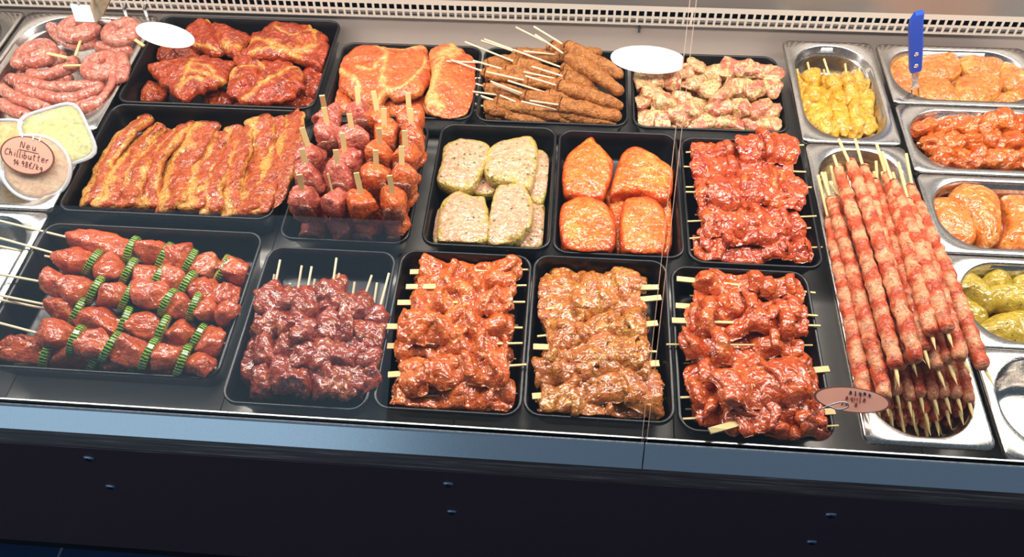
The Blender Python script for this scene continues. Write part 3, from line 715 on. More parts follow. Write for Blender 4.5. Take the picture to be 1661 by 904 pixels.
for i in range(4):
    off = 26*i
    o = slab_px('pork_chop', zw, [(885,300+off),(980,255+off),(1090,240+off*1.5),(1220,330+off),(1265,480+off),(1235,700+off*.3),(1080,800),(900,780),(845,690+off*.2),(905,500)],
            -.026 + .012*(3 - i), .013, M['chop'], ['topmost chop of the leaning stack under the stick ends', 'second chop of the leaning stack under the stick ends', 'third chop of the leaning stack under the stick ends', 'bottom chop of the leaning stack under the stick ends'][i], 'chop', 'chops', gx=-.12, seams=[([(1075,275),(1010,330),(945,470),(900,620),(890,720)], .0085), ([(1060,250),(1120,300),(1060,350)], .006), ([(900,640),(960,740)], .009)] if i == 0 else None, **kw)

# ------------------------------------------------------------------ minced meat skewers (kofta)
inside(TK)
zw = Z(700, 30, 4.614)
kof = [  # stick start, head start, kofta end (None: hidden), z
    ((80,620),(310,700),None,-.030), ((70,545),(300,650),None,-.02), ((270,620),(560,725),None,-.028), ((80,485),(480,625),None,-.012), ((250,540),(520,590),None,-.014), ((250,555),(500,640),None,-.024),
    ((100,410),(385,520),None,-.006), ((180,450),(375,465),None,-.01), ((110,365),(380,400),None,-.008), ((145,310),(385,412),None,.002), ((110,320),(400,345),None,.0), ((310,315),(535,397),None,.002),
    ((250,175),(630,337),None,.008), ((370,165),(620,262),None,.004), ((440,470),(685,580),None,.0), ((455,490),(690,600),None,-.008), ((570,465),(860,570),None,.002), ((410,400),(700,478),None,.006),
    ((510,575),(750,690),None,-.016), ((690,245),(930,287),None,.004), ((630,65),(880,205),None,.006), ((395,155),(990,362),(1200,470),.012),
    ((750,360),(990,430),(1230,520),.014), ((690,400),(935,440),(1260,560),.008), ((700,430),(940,500),(1435,665),.016), ((735,615),(945,640),(1425,745),.006), ((670,620),(975,690),(1385,800),-.006),
    ((765,60),(995,205),(1432,440),.036), ((775,120),(1005,275),(1435,560),.030)]
KORD = {}
for r_, i in enumerate(sorted((i for i in range(len(kof)) if kof[i][2] is None), key=lambda i: -kof[i][1][1])): KORD[i] = (ORD + ['sixteenth', 'seventeenth', 'eighteenth', 'nineteenth', 'twentieth', 'last'])[r_]
for i, (s, h, e, z) in enumerate(kof):
    S, H = at(*zw(s), z + .022), at(*zw(h), z)
    if e is None:
        d = unit(H - S); d[2] = -.05; E_ = H + unit(d)*.088
    else: E_ = at(*zw(e), z - .006)
    d = unit(E_ - H)
    k = empty('minced_meat_skewer', (H[0], H[1], min(H[2], E_[2]) - .012))
    front = e is not None
    lab = {21: 'long-sticked minced meat skewer lying across the middle of the heap', 22: 'short minced meat skewer squeezed between the large ones at the right', 23: 'minced meat skewer just above the thick middle one', 24: 'thick minced meat skewer in the middle of the right-hand side',
           25: 'minced meat skewer second from the tray front at the right', 26: 'minced meat skewer nearest the tray front at the right', 27: 'rearmost and uppermost minced meat skewer, tilted against the white card', 28: 'large minced meat skewer on top, just below the uppermost one'}.get(i)
    tag(k, lab or 'brown minced meat skewer in the left of the heap, %s counted from the tray front' % KORD[i], 'skewer', 'minced meat skewers')
    put_stick(k, S, H + d*.02, .0016, False, 'pale_stick')
    r = .0135 if front else .0125
    add('minced_meat', tube_geo([H - d*.006, mid(H, E_, .5) + np.array((0, 0, .001)), E_], r, r*.95, n=20, m=34, cap=.011, amp=.0022, freq=85., seed=sd(), taper=[.8, 1.0, 1.08, 1.02, .92, .72]), M['kofta'], k)

# ------------------------------------------------------------------ herb-cream meat strips
inside(TG)
zw = Z(1000, 60, 5.317)
rng = random.Random(11)
cream = [(190,380,-.004),(330,350,0),(470,360,.002),(560,300,.004),(700,260,.002),(830,290,.004),(960,280,.006),(1090,270,.008),(1230,290,.008),(1340,330,.004),
         (200,560,-.006),(330,500,.0),(420,560,.004),(560,520,.002),(690,400,.006),(800,440,.006),(930,480,.010),(1060,420,.010),(1190,430,.010),(1330,430,.004),
         (240,690,-.014),(390,680,-.008),(530,660,-.006),(680,620,-.002),(740,720,-.012),(900,610,.004),(1060,600,.006),(1230,600,.004),(1340,640,-.004),(900,740,-.014),(1020,730,-.014),(1200,740,-.010),(1340,760,-.012),(330,270,.0),(200,300,-.006),(450,270,0)]
for i, (x, y, z) in enumerate(cream):
    c = at(*zw((x, y)), z); ang = rng.uniform(-.9, .9) + (1.2 if i % 3 == 0 else 0)
    x += 0; r = (rng.uniform(.023, .034), rng.uniform(.016, .022), rng.uniform(.012, .016))
    o = add('meat_strip', blob_geo(c - np.array((0, 0, .004)), r, (math.cos(ang), math.sin(ang), rng.uniform(-.25, .25)), p=2.8, amp=.30, freq=45., seed=sd(), cuts=6), M['cream'])
    w_ = ('in the back row', i) if i < 10 else ('in the middle row', i - 10) if i < 20 else ('in the front row', i - 20) if i < 33 else ('under the white card', i - 33)
    tag(o, 'herb-cream meat strip %s of its tray, %s from the left' % (w_[0], ORD[w_[1]]), 'meat strip', 'herb-cream meat strips')
for i in range(20):
    c = np.array((.185 + .047*(i % 5), .30 + .042*(i // 5), -.032))
    o = add('meat_strip', blob_geo(c, (.028, .022, .016), (math.cos(i), math.sin(i), 0), p=2.6, amp=.22, freq=45., seed=sd(), nu=12, nv=16), M['cream'])
    tag(o, 'pink meat strip in herb cream at the bottom of the heap, hidden beneath the others', 'meat strip', 'herb-cream meat strips underneath')

# ------------------------------------------------------------------ upright cube skewers
inside(TM2)
zw = Z(460, 140, 3.348)
cubes = [((398,0),(405,108),'cube'),((487,25),(505,130),'cube_red'),((675,35),(680,135),'cube_red'),((208,50),(222,118),'cube'),((218,115),(235,210),'cube'),((357,150),(370,245),'cube'),((545,120),(545,220),'cube_red'),((690,120),(690,225),'cube_red'),
    ((100,225),(130,320),'cube'),((318,255),(330,350),'cube'),((518,228),(522,310),'cube_red'),((657,240),(660,335),'cube_red'),((100,340),(120,435),'cube'),((282,345),(295,440),'cube'),((500,348),(502,445),'cube_red'),((640,325),(640,440),'cube_red'),
    ((85,480),(100,565),'cube'),((240,475),(262,575),'cube'),((395,470),(415,575),'cube_red'),((575,485),(590,580),'cube_red')]
names = ['back row, left of the centre', 'back row, right of the centre', 'back row, far right', 'back row, far left behind another', 'second row, far left', 'second row beside a yellow fat patch', 'second row, third from the left', 'second row, far right',
    'third row, far left', 'third row, second from the left', 'third row, third from the left', 'third row, far right', 'fourth row, far left', 'fourth row, second from the left', 'fourth row, third from the left', 'fourth row, far right',
    'front row, far left', 'front row, thin stick', 'front row, third from the left', 'front row, far right']
rng = random.Random(8)
for i, ((su, sv), (bu, bv), mt) in enumerate(cubes):
    zt = .066
    B = at(*zw((bu, bv)), zt); S = at(*zw((su, sv)), zt + .027)
    ax = unit(S - B); ax[1] = np.clip(ax[1], -.25, .25)
    k = tag(empty('cube_skewer', (B[0], B[1], DECK + .009)), 'upright thick pork cube skewer, %s of its tray' % names[i], 'skewer', 'upright pork cube skewers')
    down = np.array((-.02*np.sign(B[0] + .3), -.10, -1.0)); down = unit(down)
    z = .0
    for j in range(2):
        hh = rng.uniform(.026, .030); c = B + down*(.024 + j*.054); yaw = rng.uniform(-.5, .5)
        ch = add('meat_cube', blob_geo(c, (hh + .001, rng.uniform(.021, .024), rng.uniform(.022, .025)), -down, up=(math.sin(yaw), -math.cos(yaw), 0), p=3.4, amp=.15, freq=42., seed=sd(), cuts=6), M[mt], k)
        f = np.array((math.sin(yaw)*.5, -math.cos(yaw), 0))
        if i not in (1, 5, 17): add('cut_face', blob_geo(c + f*.0205 + down*.004, (.0052, .017, .019), f, p=2.6, amp=.2, freq=60., seed=sd(), nu=12, nv=20), M['cut'], k)
    V, F = bar_geo(B - ax*.02, S, .0028 if i == 17 else .0082, .0026, up=(0.3, -1, .2)); mesh_obj('stick', V, F, M['bamboo'], k, False)

# ------------------------------------------------------------------ herb steaks
inside(TM3)
zw = Z(680, 190, 3.93)
for pts, zt, T, lab, kw in (
    ([(370,380),(440,360),(520,400),(450,490),(330,470)], -.020, .02, 'pale herb steak just visible in the gap between the four top ones', {}),
    ([(750,190),(815,225),(845,330),(800,520),(720,525),(690,420),(720,280)], -.012, .03, 'pale herb steak beneath at the back right of its tray', {}),
    ([(720,520),(800,565),(795,800),(660,830),(600,780),(700,640)], -.018, .026, 'pale herb steak beneath at the front right of its tray', {}),
    ([(85,640),(140,560),(200,600),(160,790),(90,800)], -.022, .022, 'pale herb steak edge beneath at the front left of its tray', {}),
    ([(110,390),(140,270),(160,160),(280,120),(400,140),(455,180),(425,300),(335,435),(240,445)], .004, .03, 'pale herb steak at the back left of its tray', {}),
    ([(415,330),(430,210),(490,150),(600,120),(700,105),(750,150),(757,270),(715,440),(620,410),(470,385)], .006, .03, 'pale herb steak at the back right, its top face flat', {}),
    ([(130,560),(220,460),(330,480),(415,500),(445,620),(450,740),(390,805),(230,815),(120,790)], .002, .03, 'pale herb steak at the front left of its tray', {}),
    ([(490,440),(560,415),(650,405),(710,490),(725,640),(680,720),(570,800),(450,815),(440,640)], .006, .028, 'pale herb steak at the front right of its tray', {})):
    slab_px('herb_steak', zw, pts, zt, T, M['herb'], lab, 'steak', 'herb steaks', amp=.0022, freq=34., edge=.035, dome=.0025, p=5.0, **kw)
# ------------------------------------------------------------------ orange steaks
inside(TM4)
zw = Z(890, 200, 3.93)
for pts, zt, T, lab in (
    ([(330,420),(430,380),(500,420),(480,760),(430,800),(390,560)], -.022, .02, 'orange steak lying beneath in the middle of its tray'),
    ([(690,440),(790,460),(790,760),(720,830),(700,600)], -.022, .022, 'orange steak lying beneath at the right of its tray'),
    ([(60,660),(120,620),(160,800),(80,800)], -.022, .022, 'orange steak edge beneath at the front left of its tray'),
    ([(85,300),(110,200),(200,110),(262,62),(300,90),(395,190),(418,260),(370,420),(300,465),(110,430)], .004, .03, 'pointed orange steak at the back left of its tray'),
    ([(395,440),(425,290),(470,175),(540,125),(620,145),(720,210),(800,285),(790,420),(720,485),(600,430),(480,430)], .006, .032, 'broad orange steak at the back right of its tray'),
    ([(65,590),(110,480),(250,448),(380,500),(430,640),(420,760),(320,822),(140,815),(75,690)], .006, .03, 'rounded orange steak at the front left of its tray'),
    ([(455,620),(470,490),(520,448),(650,450),(745,550),(762,700),(740,800),(660,836),(530,830),(465,760)], .006, .03, 'squarish orange steak at the front right of its tray')):
    slab_px('orange_steak', zw, pts, zt, T, M['orange'], lab, 'steak', 'orange steaks', amp=.0026, freq=34., edge=.03, dome=.0045, p=4.2)

# ------------------------------------------------------------------ folded skewers
def folded(name, zw, a, b, za, zb, mat, label, group, w=.020, k=3.2, amp=.009, m0=.1, m1=.9, paddle=True, th=.007, over=.006, flip=False, tipr=.0014, **kw):
    A, B = at(*zw(a), za), at(*zw(b), zb)
    e = tag(empty(name, (mid(A, B, .5)[0], mid(A, B, .5)[1], min(za, zb) - .015)), label, 'skewer', group)
    lift = np.array((0, 0, .0045))
    add('folded_meat', sheet_geo(mid(A, B, m0) + lift, mid(A, B, m1) + lift, w, k, amp, over, th, seed=sd(), **kw), M[mat], e)
    if paddle:
        if flip: put_paddle(e, B, A)
        else: put_paddle(e, A, B)
    else: put_stick(e, A, B, tipr, False)
    return e
inside(TF3)
zw = Z(600, 400, 3.118)
G3 = 'orange-pink folded skewers'
def fill(name, zw, rows, mat, label, group, z=-.032, w=.022):
    for q_, (a, b) in enumerate(rows): folded(name, zw, a, b, z, z, mat, label + ', %s from the back' % ORD[q_], group, w=w, k=3, paddle=False, m0=.04, m1=.96)
fill('folded_skewer', zw, [((200,210),(760,200)), ((160,400),(750,400)), ((130,580),(740,570)), ((110,730),(720,740))], 'fold', 'orange-pink folded skewer of the bottom layer beneath the others', 'hidden orange-pink skewers')
for i, (a, b, za, zb, w, m0, m1) in enumerate((((203,130),(805,118),-.010,-.010,.022,.07,.93), ((183,205),(792,198),-.002,-.002,.022,.09,.92), ((140,285),(785,282),.004,.002,.024,.1,.9), ((55,405),(772,412),.014,.0,.027,.14,.92), ((88,505),(772,490),.0,.002,.025,.07,.9), ((92,650),(792,598),.0,.006,.028,.08,.87), ((110,760),(745,745),-.012,-.014,.024,.0,1.0))):
    folded('folded_skewer', zw, a, b, za, zb, 'fold', 'orange-pink folded meat skewer, %s from the back of its tray' % ORD[i], G3, w=w, k=2.4 + .35*(i % 3), amp=.011, m0=m0, m1=m1, th=.007, paddle=i < 6, nz=.8, skew=(.8 if i % 2 else -.6), wave=.6)
inside(TF4)
zw = Z(840, 400, 3.012)
fill('amber_skewer', zw, [((130,190),(650,190)), ((110,370),(670,370)), ((100,560),(690,560)), ((90,740),(700,740))], 'amber', 'amber skewer of the bottom layer beneath the others', 'hidden amber skewers')
for i, (a, b, za, zb, w, m0, m1) in enumerate((((110,215),(688,200),-.010,-.006,.026,.0,.86), ((105,310),(700,250),-.002,.002,.025,.0,.86), ((95,440),(683,375),.0,.004,.026,.06,.88), ((75,490),(680,515),.008,.002,.027,.10,.9), ((80,610),(690,572),.002,.002,.028,.0,.9), ((70,733),(705,690),-.002,-.002,.028,.06,1.0), ((95,800),(695,795),-.016,-.016,.022,.0,1.0))):
    folded('amber_skewer', zw, a, b, za, zb, 'amber', 'amber marinated folded skewer, %s from the back of its tray' % ORD[i], 'amber folded skewers', w=w, k=2.2 + .3*(i % 3), amp=.007, m0=m0, m1=m1, th=.009, paddle=i < 6, flip=i in (0, 1, 2, 4))
inside(TF5)
zw = Z(1080, 420, 2.825)
fill('curled_skewer', zw, [((110,170),(600,200)), ((90,330),(620,350)), ((80,480),(650,480)), ((90,690),(690,690))], 'curl', 'red-orange curled skewer of the bottom layer beneath the others', 'hidden curled skewers')
cur = [((50,92),(685,157),.0,-.004,.020,.13,.93,4.0,1), ((45,215),(695,262),-.002,.004,.020,.12,.92,4.4,1), ((28,283),(708,308),.004,.004,.021,.10,.90,3.6,1), ((2,393),(672,397),.006,-.006,.024,.10,.90,3.0,0), ((95,563),(748,505),-.004,.002,.024,.0,.9,2.6,1),
       ((58,637),(745,612),-.002,-.002,.024,.06,.92,2.8,1), ((70,735),(775,700),-.006,.0,.022,.1,.9,3.0,1), ((430,785),(792,765),-.002,.006,.014,.05,.80,2.5,0), ((200,790),(560,690),.016,.006,.019,.34,.98,1.4,1), ((245,622),(640,522),.026,.020,.036,.0,1.0,1.3,1)]
cl = ['first from the back of its tray', 'second from the back, tightly curled', 'third from the back of its tray', 'fourth from the back, thin stick crossing the tray rim', 'fifth from the back, broad paddle at the right', 'sixth from the back behind the salmon tag', 'seventh from the back with its stick near the front', 'short, at the front right corner under the wire', 'with a broad paddle pointing at the tray front', 'biggest and uppermost, lying across the others']
for i, (a, b, za, zb, w, m0, m1, k, pd) in enumerate(cur):
    folded('curled_skewer', zw, a, b, za, zb, 'curl', 'red-orange curled meat skewer, %s' % cl[i], 'red-orange curled skewers', w=w, k=k, amp=.014 if i < 8 else .009, m0=m0, m1=m1, th=.006, over=.010, nz=.6, skew=(.9 if i % 2 else -.7), wave=.5, paddle=bool(pd), flip=i in (4, 5, 6))
inside(TM5)
zw = Z(1090, 200, 3.765)
fill('red_skewer', zw, [((150,230),(700,220)), ((130,390),(740,390)), ((140,560),(770,560)), ((150,720),(800,720))], 'red', 'dark red glazed skewer of the bottom layer beneath the others', 'hidden red skewers')
for i, (a, b, za, zb, w, m0, m1, lab) in enumerate((((85,178),(640,150),-.006,-.004,.022,.06,1.0,'second from the back'), ((395,150),(805,133),.018,.014,.028,.02,.86,'rearmost and raised at the right'), ((72,265),(818,298),.002,.002,.028,.06,.9,'third from the back'), ((85,390),(852,392),.004,.008,.027,.05,.93,'fourth from the back'),
        ((84,420),(818,435),.012,.012,.028,.08,.95,'fifth from the back, on top of the heap'), ((95,600),(882,568),.004,.0,.030,.10,.86,'sixth from the back'), ((100,705),(848,640),-.002,.0,.026,.1,.92,'seventh from the back'), ((105,775),(918,758),-.014,-.004,.026,.02,.9,'nearest the tray front'))):
    folded('red_skewer', zw, a, b, za, zb, 'red', 'dark red glazed skewer, %s' % lab, 'dark red glazed skewers', w=w, k=2.3 + .3*(i % 3), amp=.009, m0=m0, m1=m1, th=.010, paddle=False)

# ------------------------------------------------------------------ chunk skewers
def chunky(name, A, B, n, r, mat, label, group, m0=.05, m1=.95, S=None, E_=None, sr=.0016, tip=True, smat='bamboo', p=2.6, amp=.2, jit=.1, part='meat_chunk', len_k=.62, cuts=5):
    rg = np.random.RandomState(sd()); A = np.asarray(A); B = np.asarray(B); d = unit(B - A); L = np.linalg.norm(B - A)
    e = tag(empty(name, (mid(A, B, .5)[0], mid(A, B, .5)[1], min(A[2], B[2]) - r)), label, 'skewer', group)
    put_stick(e, A if S is None else S, A + d*.012 if S is not None else (B if E_ is None else E_), sr, tip and S is None, smat)
    for j in range(n):
        f = m0 + (m1 - m0)*(j + .5)/n; c = mid(A, B, f) + np.array((0, 0, rg.uniform(-jit, jit)*r))
        lx = L*(m1 - m0)/n*len_k*rg.uniform(.9, 1.1)
        ax = d + rg.uniform(-.25, .25, 3); u = (rg.uniform(-.6, .6), rg.uniform(-.6, .6), 1)
        add(part, blob_geo(c, (lx, r*rg.uniform(.85, 1.15), r*rg.uniform(.8, 1.1)), ax, u, p, amp, 42., sd(), cuts=cuts), M[mat], e)
    return e
# burgundy cubes: sticks point to the back, chunks towards the customer
inside(TF2)
zw = Z(360, 400, 3.229)
st = [((305,70),(272,222),(200,780),.010),((418,100),(398,215),(330,770),.014),((470,105),(435,262),(420,790),.018),((600,60),(578,205),(520,800),.016),((695,185),(682,270),(610,790),.012),((785,150),(733,275),(690,770),.008),((875,140),(818,335),(760,770),.004),
      ((275,145),(262,222),(140,720),-.008),((357,195),(350,215),(270,760),-.012),((487,170),(470,240),(400,780),-.014),((615,140),(590,205),(560,790),-.014),((812,190),(795,330),(690,780),-.016),((555,210),(550,225),(470,790),-.018)]
for i, (s, b, f, z) in enumerate(st):
    up = i < 7
    A = at(*zw(b), z); B = at(*zw(f), z - (.012 if up else .016)); S = at(*zw(s), z + .016)
    chunky('burgundy_skewer', A, B, 4, .0215 if up else .018, 'burg', ('burgundy meat cube skewer of the top layer, %s from the left' % ORD[i]) if up else ('burgundy meat cube skewer of the lower layer, stick end %s from the left' % ORD[i-7]),
           'burgundy cube skewers', m0=.0, m1=.98, S=S, E_=B, smat='pale_stick', sr=.0017, amp=.30, len_k=.70, cuts=4)
# yellow chicken skewers
inside(PY)
zw = Z(1260, 50, 4.52)
for i, (s, b, f, z) in enumerate((((150,280),(150,345),(230,700),-.022),((225,230),(245,310),(340,740),-.012),((345,285),(350,340),(440,770),-.018),((345,205),(390,335),(500,760),-.008),((500,240),(510,325),(590,770),-.008),((575,290),(580,350),(640,760),-.016),((605,265),(605,365),(680,740),-.018))):
    A = at(*zw(b), z); B = at(*zw(f), z - .006); S = at(*zw(s), z + .022)
    chunky('chicken_skewer', A, B, 4, .0155, 'yellow', 'short yellow chicken skewer, %s from the left in its steel pan' % ORD[i], 'yellow chicken skewers', m0=.0, m1=.98, S=S, E_=B, sr=.0019, amp=.34, len_k=.74, cuts=3)
inside(PR[1])
# red-orange chicken skewers in the right column
zw = Z(1410, 10, 3.35)
for i, (a, b, z) in enumerate((((232,660),(1000,640),-.012), ((210,690),(1010,690),-.03), ((260,745),(1010,745),-.012), ((300,830),(1010,835),-.018))):
    A = at(*zw(a), z); B = at(*zw(b), z)
    chunky('chicken_skewer', A, B, 7, .0195, 'tikka', 'red-orange chicken skewer, %s from the back of its steel pan' % ORD[i], 'red-orange chicken skewers', m0=.05, m1=.98, sr=.0015, tip=False, amp=.36, len_k=.74, cuts=3)

# courgette skewers
inside(TF1)
zw = Z(0, 330, 2.583)
def courgette(parent, c, axis, r, th):
    M_ = frame(axis); n = 28; a = np.linspace(0, 2*np.pi, n, endpoint=False); V = []; pv = []
    for x, k in ((-th/2, .55), (-th/2, .93), (-th*.36, 1.0), (th*.36, 1.0), (th/2, .93), (th/2, .55)):
        V.append(np.stack([np.full(n, x), np.cos(a)*r*k, np.sin(a)*r*k], 1)); pv.append(a / (2*np.pi))
    V = np.vstack(V) @ M_.T + c; F = grid_faces(6, n, True); mi = [1]*n + [0]*n*3 + [1]*n
    F.append(tuple(range(n))[::-1]); F.append(tuple(range(5*n, 6*n))); mi += [1, 1]
    mesh_obj('courgette_slice', V, F, [M['courgette_skin'], M['courgette_flesh']], parent, False, mi, dict(pv=np.concatenate(pv)))
rowsF1 = [  # stick start, first meat point, last point, z, pieces as (x0, x1) chunk or (x,) courgette
    ((-40,64),(290,145),(1055,300),-.012, [(300,555),(560,),(575,690),(697,),(710,795),(800,),(815,905),(935,),(955,1050)]),
    ((-40,135),(245,215),(1005,400),-.004, [(245,385),(395,),(410,530),(548,),(570,665),(678,),(695,775),(790,),(805,905),(912,1005)]),
    ((-40,290),(205,335),(1005,465),.0, [(175,280),(270,385),(402,),(415,515),(540,),(565,695),(712,),(725,805),(820,),(830,925),(925,1000)]),
    ((-40,378),(215,430),(950,590),-.012, [(215,315),(332,),(350,510),(527,),(550,665),(690,),(715,815),(835,),(850,945)]),
    ((-40,492),(160,545),(905,690),.0, [(150,305),(325,),(345,465),(470,),(490,610),(630,),(645,755),(768,),(785,905)]),
    ((-40,597),(20,610),(900,710),-.022, [(5,185),(207,),(225,385),(410,),(430,560),(575,),(590,740)]),
    ((-40,172),(240,232),(930,420),-.030, [(300,420),(520,640),(700,820)]),
    ((-40,396),(230,450),(900,620),-.034, [(260,400),(450,600),(640,800)])]
for i, (s, a, b, z, pcs) in enumerate(rowsF1):
    S = at(*zw(s), .017); A = at(*zw(a), z); B = at(*zw(b), z)
    lab = 'pork and courgette skewer, %s from the back of the large front tray' % ORD[i] if i < 6 else ('pork skewer of the lower layer, its pale stick %s' % ('just below the second stick' if i == 6 else 'doubled below the fourth stick'))
    e = tag(empty('courgette_skewer', (mid(A, B, .5)[0], mid(A, B, .5)[1], z - .02)), lab, 'skewer', 'pork and courgette skewers')
    mb = MB(); mb.add(*cyl_geo(S, A, .0020, n=8)); mb.add(*cyl_geo(A, B, .0020, n=8)); mb.build('stick', M['pale_stick'], e)
    d = unit(B - A); rg = np.random.RandomState(40 + i)
    at_x = lambda x: mid(A, B, (x - a[0]) / (b[0] - a[0]))
    for q in pcs:
        if len(q) == 2:
            p0, p1 = at_x(q[0]), at_x(q[1]); L = np.linalg.norm(p1 - p0)
            add('meat_chunk', blob_geo((p0 + p1)/2 + np.array((0, rg.uniform(-.003, .003), rg.uniform(-.002, .003))), (L*.64, rg.uniform(.0195, .0245), rg.uniform(.0165, .0205)), d + rg.uniform(-.2, .2, 3), (rg.uniform(-.7, .7), rg.uniform(-.7, .7), 1), 3.2, .22, 40., sd(), cuts=7), M['lean'], e)
        else:
            courgette(e, at_x(q[0]), unit(d + np.array((0, rg.uniform(-.12, .15), rg.uniform(-.75, -.42)))), rg.uniform(.0220, .0255), .0100)

inside(PR[0])
# ------------------------------------------------------------------ pans in the right column
zw = Z(1410, 10, 3.35)
for pts, zt, lab in (([(95,310),(180,250),(330,235),(330,400),(300,490),(200,480),(100,400)], -.014, 'chicken thigh with yellow skin at the left end of its steel pan'),
    ([(300,250),(460,235),(510,330),(420,390),(290,360)], -.006, 'smooth pale chicken thigh at the back of its steel pan'), ([(270,380),(400,380),(480,430),(500,510),(300,510),(260,450)], -.008, 'rosy chicken thigh with a round knob at the front of its pan'),
    ([(480,260),(620,260),(740,290),(720,370),(560,360)], -.010, 'chicken thigh with creamy fat edge in the middle back of its pan'), ([(500,370),(700,350),(740,430),(660,500),(500,490)], -.004, 'flat chicken thigh in the middle front of its steel pan'),
    ([(700,300),(810,290),(930,330),(900,430),(740,420)], -.010, 'chicken thigh at the right end of its steel pan'), ([(690,480),(800,440),(920,450),(900,520),(700,520)], -.014, 'chicken thigh at the right front of its steel pan'),
    ([(110,330),(500,300),(900,330),(900,510),(300,520),(120,430)], -.032, 'chicken thigh lying beneath the others in the rearmost pan')):
    slab_px('chicken_thigh', zw, pts, zt, .024, M['thigh'], lab, 'chicken thigh', 'chicken thighs', amp=.0045, freq=34., edge=.06, dome=.006, groove=.003)
inside(PR[2])
zw = Z(1480, 260, 3.01)
for pts, zt, lab in (([(65,200),(130,160),(230,180),(320,260),(330,360),(280,395),(180,380),(90,300)], -.006, 'spiced orange chicken breast at the left end of its steel pan'),
    ([(200,150),(250,100),(340,100),(430,150),(450,260),(440,370),(380,400),(330,330),(250,220)], .002, 'long smooth orange chicken breast in the middle of its steel pan'),
    ([(440,160),(560,150),(700,190),(720,330),(640,400),(440,405),(480,280)], -.006, 'orange chicken breast at the right end of its steel pan'), ([(90,180),(400,160),(700,200),(690,400),(250,405)], -.036, 'orange chicken breast lying beneath the other three')):
    slab_px('chicken_breast', zw, pts, zt, .034, M['breast'], lab, 'chicken breast', 'orange chicken breasts', amp=.003, freq=28., edge=.03, dome=.008, groove=.002)
inside(PR[3])
for pts, zt, lab in (([(200,580),(280,530),(380,600),(440,700),(360,720),(260,650),(210,630)], -.008, 'yellow-green chicken breast at the back left of its pan'),
    ([(345,590),(400,520),(470,535),(500,600),(430,640)], -.010, 'small yellow-green chicken breast sticking up at the back of its pan'), ([(400,600),(540,590),(640,600),(700,660),(600,730),(450,710),(370,640)], -.002, 'broad yellow-green chicken breast lying across its pan'),
    ([(210,650),(270,640),(380,740),(360,800),(290,810),(230,740)], -.016, 'yellow-green chicken breast at the front left of its pan'), ([(320,810),(420,740),(560,720),(720,760),(700,880),(420,880)], -.006, 'yellow-green chicken breast at the front right of its pan'),
    ([(500,560),(600,540),(720,570),(700,640),(540,620)], -.012, 'yellow-green chicken breast at the right end, cut off by the frame'), ([(250,640),(450,580),(700,620),(690,860),(420,860)], -.038, 'yellow-green chicken breast lying beneath the others')):
    slab_px('chicken_breast', zw, pts, zt, .032, M['lime'], lab, 'chicken breast', 'yellow-green chicken breasts', amp=.003, freq=28., edge=.03, dome=.008, groove=.002)
inside(None)
# blue-handled fork stuck into the thighs
F0, F1 = at(1484, 157, -.012), at(1486, 22, .150)
fk = tag(empty('meat_fork', F0), 'two-pronged steel meat fork with a blue riveted handle', 'fork'); d = unit(F1 - F0); L = np.linalg.norm(F1 - F0)
sx = np.array((1., 0, 0)); sx = unit(sx - d*(sx @ d)); nz = np.cross(sx, d)
Pf = lambda f, s=0, n_=0: F0 + d*L*f + sx*s + nz*n_
mb = MB(); mb.add(*bar_geo(Pf(0, -.0058), Pf(.13, -.0052), .0016, .0016, nz, .0024)); mb.add(*bar_geo(Pf(0, .0058), Pf(.13, .0052), .0016, .0016, nz, .0024)); mb.add(*bar_geo(Pf(.125), Pf(.15), .0128, .002, nz, .009)); mb.add(*bar_geo(Pf(.15), Pf(.36), .009, .002, nz, .012)); mb.build('prongs', M['steel'], fk)
g = []
hw = [(.34, .0085, .0085), (.36, .0095, .0095), (.6, .0105, .0105), (.85, .0112, .0100), (.94, .0090, .0104), (1.0, .0008, .0112)]
Vh = []
for f, l_, r_ in hw:
    for s_, n_ in ((-l_, -.004), (-l_*.8, -.0062), (r_*.8, -.0062), (r_, -.004), (r_, .004), (r_*.8, .0062), (-l_*.8, .0062), (-l_, .004)): Vh.append(Pf(f, s_, n_))
Fh = grid_faces(len(hw), 8, True) + [tuple(range(8)), tuple(range(40, 48))[::-1]]
hd = mesh_obj('handle', Vh, [f[::-1] for f in Fh], M['blue'], fk, False)
for f in (.42, .56):
    for sgn in (-1, 1):
        c = Pf(f, 0, .0062*sgn); V, F, _ = blob_geo(c, (.0012, .0038, .0038), nz, p=2.2, amp=0, nu=7, nv=14); mesh_obj('rivet', V, F, M['lip'], hd)

# ------------------------------------------------------------------ bacon-wrapped skewers
inside(PB)
wr = [  # back meat point, front meat point (px), z back, z front, stick start px, tip px
    ((1344,352),(1404,655),.006,.030,(1327,285),(1411,684)), ((1347,318),(1437,648),.018,.040,(1333,280),(1440,672)), ((1362,325),(1428,560),.0,.014,(1348,270),None), ((1358,268),(1455,598),.026,.056,(1352,252),(1459,628)),
    ((1378,258),(1488,588),.034,.062,(1360,226),(1502,590)), ((1400,268),(1478,590),.022,.042,(1387,226),(1488,612)), ((1418,290),(1500,570),.012,.05,(1421,262),None), ((1437,280),(1512,545),.026,.066,(1422,234),(1518,568)), ((1446,292),(1538,540),.034,.072,(1431,247),(1546,565)),
    ((1470,322),(1560,585),.020,.054,(1457,264),(1578,612)), ((1474,300),(1596,600),.014,.048,(1470,250),(1612,626)), ((1452,330),(1538,590),.008,.04,None,(1553,625)), ((1380,330),(1462,600),.004,.03,(1345,295),(1452,632)), ((1425,330),(1520,600),.0,.036,None,(1534,632))]
